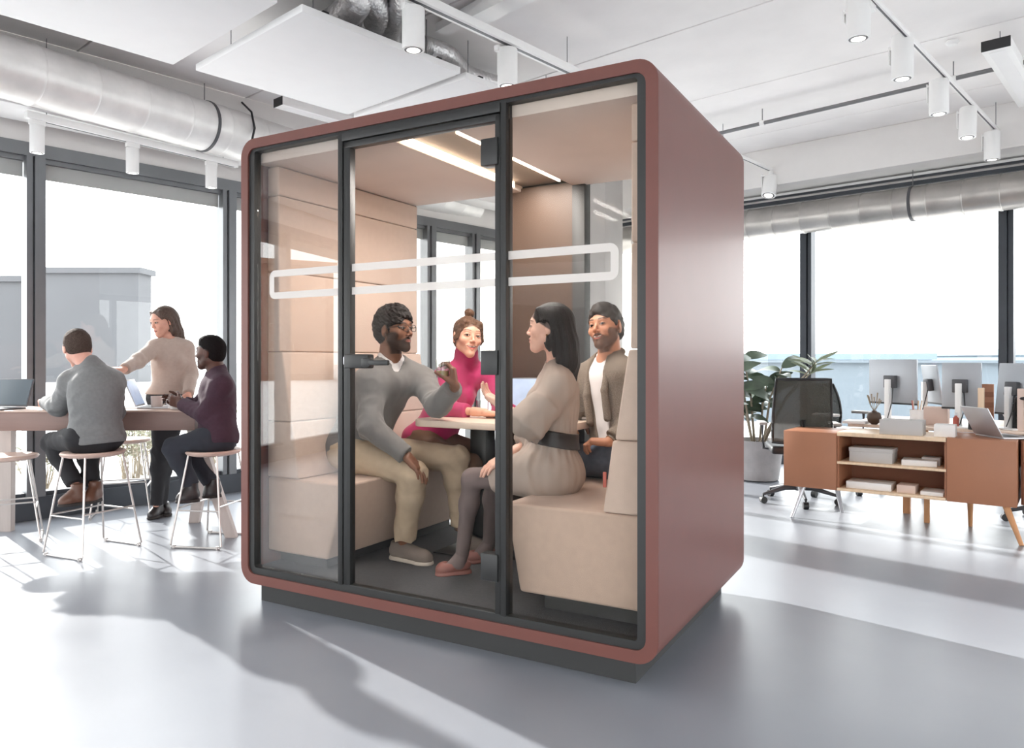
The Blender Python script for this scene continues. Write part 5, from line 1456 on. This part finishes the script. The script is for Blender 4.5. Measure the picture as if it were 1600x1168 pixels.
def hair_long(H, J, m, back=True, length=.30, part=0, hf=.003, fall=None, wmax=.075, name='hair', face=.0):
    fall = fall or []
    Fd = Field(np.minimum(H.c - .16, (fall[-1][0] if fall else H.c) - .16), H.c + .17, hf)
    Fd.u(H.el((0, -.016, .040), (.079, .101, .085)), 0)
    Fd.u(H.el((0, -.040, -.02), (.074, .070, .075)), .04)
    for sx in (-1, 1):
        Fd.u(H.rc((sx * .052, .040, .085), (sx * .078, .018, .02), .016, .016), .02)
        Fd.u(H.rc((sx * .078, .012, .02), (sx * .074, -.010, -.08), .016, .018), .02)
    prev = None
    for (p, rx) in fall:
        if prev is not None: Fd.u(RC(prev[0], p, prev[1], rx), .04)
        prev = (p, rx)
    Fd.s_(H.el((0, .126, .002), (.071, .088, .112)), .010)
    Fd.s_(H.rc((0, .058, -.08), (0, .085, -.19), .050, .07), .012)
    if face:
        for sx in (-1, 1): Fd.s_(H.el((sx * .084, .040, -.035), (.032, .045, .07)), .01)
        if face > 1:
            for sx in (-1, 1): Fd.s_(H.el((sx * .090, .006, -.012), (.026, .030, .042)), .014)
    Fd.s_(RC(H.p(0, -.005, -.07), H.p(0, .0, -.16), .050 * H.sc, .055 * H.sc), .01)
    def gr(X, Y, Z):
        q = H.loc(np.stack([X, Y, Z], -1)); a = np.arctan2(q[..., 0], -q[..., 1] - .02)
        return .0009 * np.sin(a * 70 + 5 * np.sin(q[..., 2] * 22)) + (.0024 - .002 * sm(q[..., 2], -.02, .06)) * np.sin(a * 17 + 3 * np.sin(q[..., 2] * 14))
    Fd.disp(gr, .02)
    return to_obj(name, [Fd.mesh()], m, t, org)
hair_long(H, J, HD, fall=[(A(868, 508, 3.44), .078), (A(879, 540, 3.43), .066), (A(887, 566, 3.41), .047), (A(895, 592, 3.40), .018)], hf=.0027, face=2)
er = MB().lathe([(.0, -.006), (.006, 0), (.0, .006)], c=H.p(-.083, -.004, -.034) - org, n=10); er.build('earring', M['gold'], t)
er = MB().lathe([(.0, -.006), (.006, 0), (.0, .006)], c=H.p(.083, -.004, -.034) - org, n=10); er.build('earring', M['gold'], t)

# ---- man in cardigan, back of the right bench
pel = V3(L2W(1.63, .98, .705))
J = joints(pelvis=pel, neck=A(953, 560, 3.96), head=A(946, 514, 3.92), lsh=A(979, 586, 3.80), rsh=A(914, 592, 4.03),
           lel=A(989, 665, 3.76), rel=A(896, 640, 3.96), lwr=A(953, 690, 3.68), rwr=A(893, 648, 4.10),
           lkn=V3(L2W(1.22, .86, .66)), rkn=V3(L2W(1.20, 1.08, .66)), lan=V3(L2W(1.30, .84, .26)), ran=V3(L2W(1.28, 1.08, .26)))
o4 = dict(skin=SK['p4'], hair=(64, 56, 52), lip=(176, 104, 92), beard=.85, hl=.004, look_dir=(-.62, -.78, .13), roll=.16, smile=1, hf=.0025,
          scalp=lambda x, y: .058 + (y - .04) * .3 + 0 * x, look=(-.2, 1, .0))
o4['hands'] = [hand_field(J['lwr'], J['lel'], (-.93, .15, .02), (-.1, .1, -1), (-.1, .9, .3), 1.0, (.7, .9, .5), .01, (.6, .5, .4)),
               hand_field(J['rwr'], J['rel'], (.55, -.5, -.25), (.1, .3, -.9), (-.6, -.5, 0), 1.0, (.3, .4, .3), .03, (.7, .5, .3))]
t, H, org, body = person('p4', 'smiling man with greying beard in taupe cardigan over white tee', J, o4)
def open_front(Fd, R):
    nk, pl = J['neck'], J['pelvis']; up = nv(nk - pl)
    c = nk + R @ np.array([0, .13, 0])
    Fd.s_(RC(c + R @ np.array([.005, -.03, .02]), pl + R @ np.array([-.01, .14, .10]), .056, .048), .006)
sweater(J, o4, .018, M['cardigan'], t, org, name='cardigan', flatL=.90, flatR=.9, hem=-.12, neckr=.066, extra=open_front, seed=6, fold=.006)
# shawl collar of the cardigan
def shawl():
    nk, pl, R = J['neck'], J['pelvis'], J['R']; Fd = Field(*bounds([nk, pl], .2), .006)
    for sx in (-1, 1):
        pts = [nk + R @ np.array([0, -.070, .020]), nk + R @ np.array([sx * .055, -.035, .028]), nk + R @ np.array([sx * .072, .035, -.005]), nk + R @ np.array([sx * .070, .102, -.09]), nk + R @ np.array([sx * .064, .135, -.20]), nk + R @ np.array([sx * .06, .13, -.34])]
        for i in range(len(pts) - 1): Fd.u(RC(pts[i], pts[i + 1], .019, .019), .008)
    return to_obj('shawl_collar', [Fd.mesh()], M['cardigan'], t, org)
shawl()
sweater(J, o4, .008, M['shirt'], t, org, name='t_shirt', sleeves=False, hem=-.02, neckr=.060, v=.03, fold=.002, h=.009)
trousers(J, o4, .012, M['jeans'], t, org, h=.009)
for q in ('lan', 'ran'): shoe('shoe', (J[q][0] + .03, J[q][1] + .0, ZF), (J[q][0] - .19, J[q][1] + .08, ZF), M['bootdk'], M['soledk'], t, org, zs=ZF, hf=.006)
hair_short(H, o4, HG, t, org, thick=.015, curl=.0060, curl_s=.030, top=.018)
wd = nv(J['lwr'] - J['lel']); c = J['lwr'] - wd * .012 - org
mb = MB(); Rw = Vector((0, 0, 1)).rotation_difference(Vector(wd)).to_matrix()
mb.lathe([(.031, -.009), (.0325, -.009), (.0325, .009), (.031, .009)], c=c, n=24, R=Rw).build('wristwatch', M['watch'], t)

# ---- left background: man seen from behind at the high table
pel = A(150, 682, 4.72)
J = joints(pelvis=pel, neck=A(141, 572, 4.74), head=A(121, 545, 4.76), chest=A(150, 612, 4.70), lsh=A(112, 597, 4.76), rsh=A(176, 597, 4.80),
           lel=A(91, 634, 4.92), rel=A(180, 642, 4.92), lwr=A(72, 628, 5.08), rwr=A(128, 634, 5.12),
           lkn=A(82, 690, 4.98), rkn=A(134, 694, 5.10), lan=A(120, 762, 4.86), ran=A(146, 760, 4.94))
o5 = dict(skin=SK['p5'], hair=(78, 66, 60), look_dir=(-.62, .70, -.34), head_up=(-.1, .1, 1), hf=.0032, sc=.94, smile=0,
          scalp=lambda x, y: .02 + .0 * x + y * .5)
o5['hands'] = [hand_field(J['lwr'], J['lel'], (-.55, .6, .1), (.2, 0, -.9), (.7, .5, 0), .92, (.5, .6, .3), .02, (.7, .5, .3), hf=.0032),
               hand_field(J['rwr'], J['rel'], (-.7, .5, -.1), (.1, 0, -.9), (-.5, -.6, 0), .92, (.3, .4, .3), .02, (.7, .5, .3), hf=.0032)]
t, H, org, body = person('p5', 'man in charcoal grey sweater on stool at high table, back to camera', J, o5)
sweater(J, o5, .016, M['knit_dk'], t, org, hem=-.03, neckr=.060, seed=12, fold=.008)
mb = Field(*bounds([pel], .26), .007); torso(mb, J, .020, o5); up = nv(J['neck'] - pel); mb.cut(pel + up * .005, up); mb.cut(pel - up * .045, -up)
to_obj('hem_band', [mb.mesh()], M['knit_dk'], t, org)
trousers(J, o5, .010, M['blacktr'], t, org, flat=.92, top=.04)
a_ = A(134, 786, 4.84); b_ = A(90, 790, 4.74); b_[2] = a_[2] = .272; shoe('boot', a_, b_, M['boot'], M['soledk'], t, org, s=.95, high=.04)
a_ = A(156, 783, 4.96); b_ = A(132, 780, 4.82); b_[2] = a_[2] = .272; shoe('boot', a_, b_, M['boot'], M['soledk'], t, org, s=.95, high=.04)
o5['hl'] = -.02; hair_short(H, o5, HC, t, org, thick=.013, curl=.001, curl_s=.02, hf=.0035, top=.008)

# ---- standing woman
pel = A(265, 618, 5.72)
J = joints(pelvis=pel, neck=A(267, 533, 5.74), head=A(255, 502, 5.70), lsh=A(290, 544, 5.76), rsh=A(243, 543, 5.66),
           lel=A(299, 584, 5.78), rel=A(216, 563, 5.44), lwr=A(294, 617, 5.58), rwr=A(194, 577, 5.22),
           lkn=A(258, 708, 5.74), rkn=A(250, 706, 5.70), lan=A(252, 788, 5.80), ran=A(244, 790, 5.70), fwd=V3((-.5, -.85, 0)))
J['lhp'] = pel + np.array([.075, .02, -.03]); J['rhp'] = pel + np.array([-.06, -.03, -.03])
o6 = dict(skin=SK['p6'], hair=(74, 60, 52), lip=(180, 100, 96), fem=1, look_dir=(-.50, -.82, -.30), hf=.0032, sc=.94, smile=0, z0=0,
          scalp=lambda x, y: .080 - .2 * np.abs(x) + (y - .06) * .3)
o6['hands'] = [hand_field(J['rwr'], J['rel'], (-.55, -.8, .05), (-.1, .2, -1), (.6, -.4, 0), .86, (.1, .2, .2), .04, (.7, .6, .3), hf=.0032),
               hand_field(J['lwr'], J['lel'], (-.15, -.4, -.8), (-.6, .6, 0), (-.5, -.6, 0), .86, (.2, .3, .2), .02, (.7, .4, .3), hf=.0032)]
t, H, org, body = person('p6', 'standing woman with long brown hair in oatmeal sweater by window', J, o6)
sweater(J, o6, .012, M['oatmeal'], t, org, hem=.01, neckr=.050, seed=15, fold=.004)
trousers(J, o6, .008, M['blacktr'], t, org, flat=.97, top=.13, seed=9)
for (a, b) in (((254, 803, 5.78), (232, 806, 5.62)), ((256, 801, 5.88), (262, 806, 5.74))):
    a_, b_ = A(*a), A(*b); a_[2] = b_[2] = .003; shoe('shoe', a_, b_, M['bootdk'], M['soledk'], t, org, s=.85, zs=.003)
hair_long(H, J, HL, fall=[(A(262, 498, 5.73), .078), (A(274, 520, 5.77), .055), (A(281, 532, 5.80), .030), (A(286, 540, 5.82), .014)], hf=.0035, face=1)
nk = J['neck']; R = J['R']
MB().tube([nk + R @ np.array([.060 * math.sin(a), .060 * math.cos(a) + .02, -.012 - .03 * max(math.cos(a), 0)]) - org for a in np.linspace(-1.9, 1.9, 15)], .0035, 6).build('necklace', M['specs'], t)

# ---- seated man in plum, profile left
pel = A(341, 684, 4.98)
J = joints(pelvis=pel, neck=A(339, 581, 5.04), head=A(329, 552, 5.02), lsh=A(345, 603, 4.90), rsh=A(335, 598, 5.20),
           lel=A(322, 649, 4.90), rel=A(310, 640, 5.28), lwr=A(284, 630, 5.06), rwr=A(286, 628, 5.22),
           lkn=A(271, 698, 4.92), rkn=A(290, 696, 5.14), lan=A(302, 764, 4.92), ran=A(334, 760, 5.08))
o7 = dict(skin=SK['p7'], hair=(22, 20, 20), lip=(112, 66, 62), look_dir=(-.97, .12, .02), hf=.0032, sc=.94, smile=0, beard=.35,
          scalp=lambda x, y: .048 + (y - .05) * .45 + 0 * x)
o7['hands'] = [hand_field(J['lwr'], J['lel'], (-.9, .2, .2), (.1, .9, .1), (.1, .1, .9), .92, (.5, .6, .3), .02, (.7, .5, .5), hf=.0032),
               hand_field(J['rwr'], J['rel'], (-.9, -.2, .2), (.1, -.9, .1), (.1, .1, .9), .92, (.5, .6, .3), .02, (.7, .5, .5), hf=.0032)]
t, H, org, body = person('p7', 'man in plum sweater seated on stool in profile beside the booth', J, o7)
sweater(J, o7, .014, M['plum'], t, org, hem=-.04, neckr=.060, seed=19, fold=.005)
trousers(J, o7, .010, M['navytr'], t, org, flat=.92, top=.04, seed=21)
a_ = A(312, 778, 4.93); b_ = A(274, 782, 4.86); b_[2] = a_[2] = .272; shoe('boot', a_, b_, M['bootdk'], M['soledk'], t, org, s=.95, high=.03)
a_ = A(346, 776, 5.10); b_ = A(316, 778, 5.04); b_[2] = a_[2] = .272; shoe('boot', a_, b_, M['bootdk'], M['soledk'], t, org, s=.95, high=.03)
hair_short(H, o7, HK, t, org, thick=.006, curl=.0008, curl_s=.012, hf=.0035, top=.006)
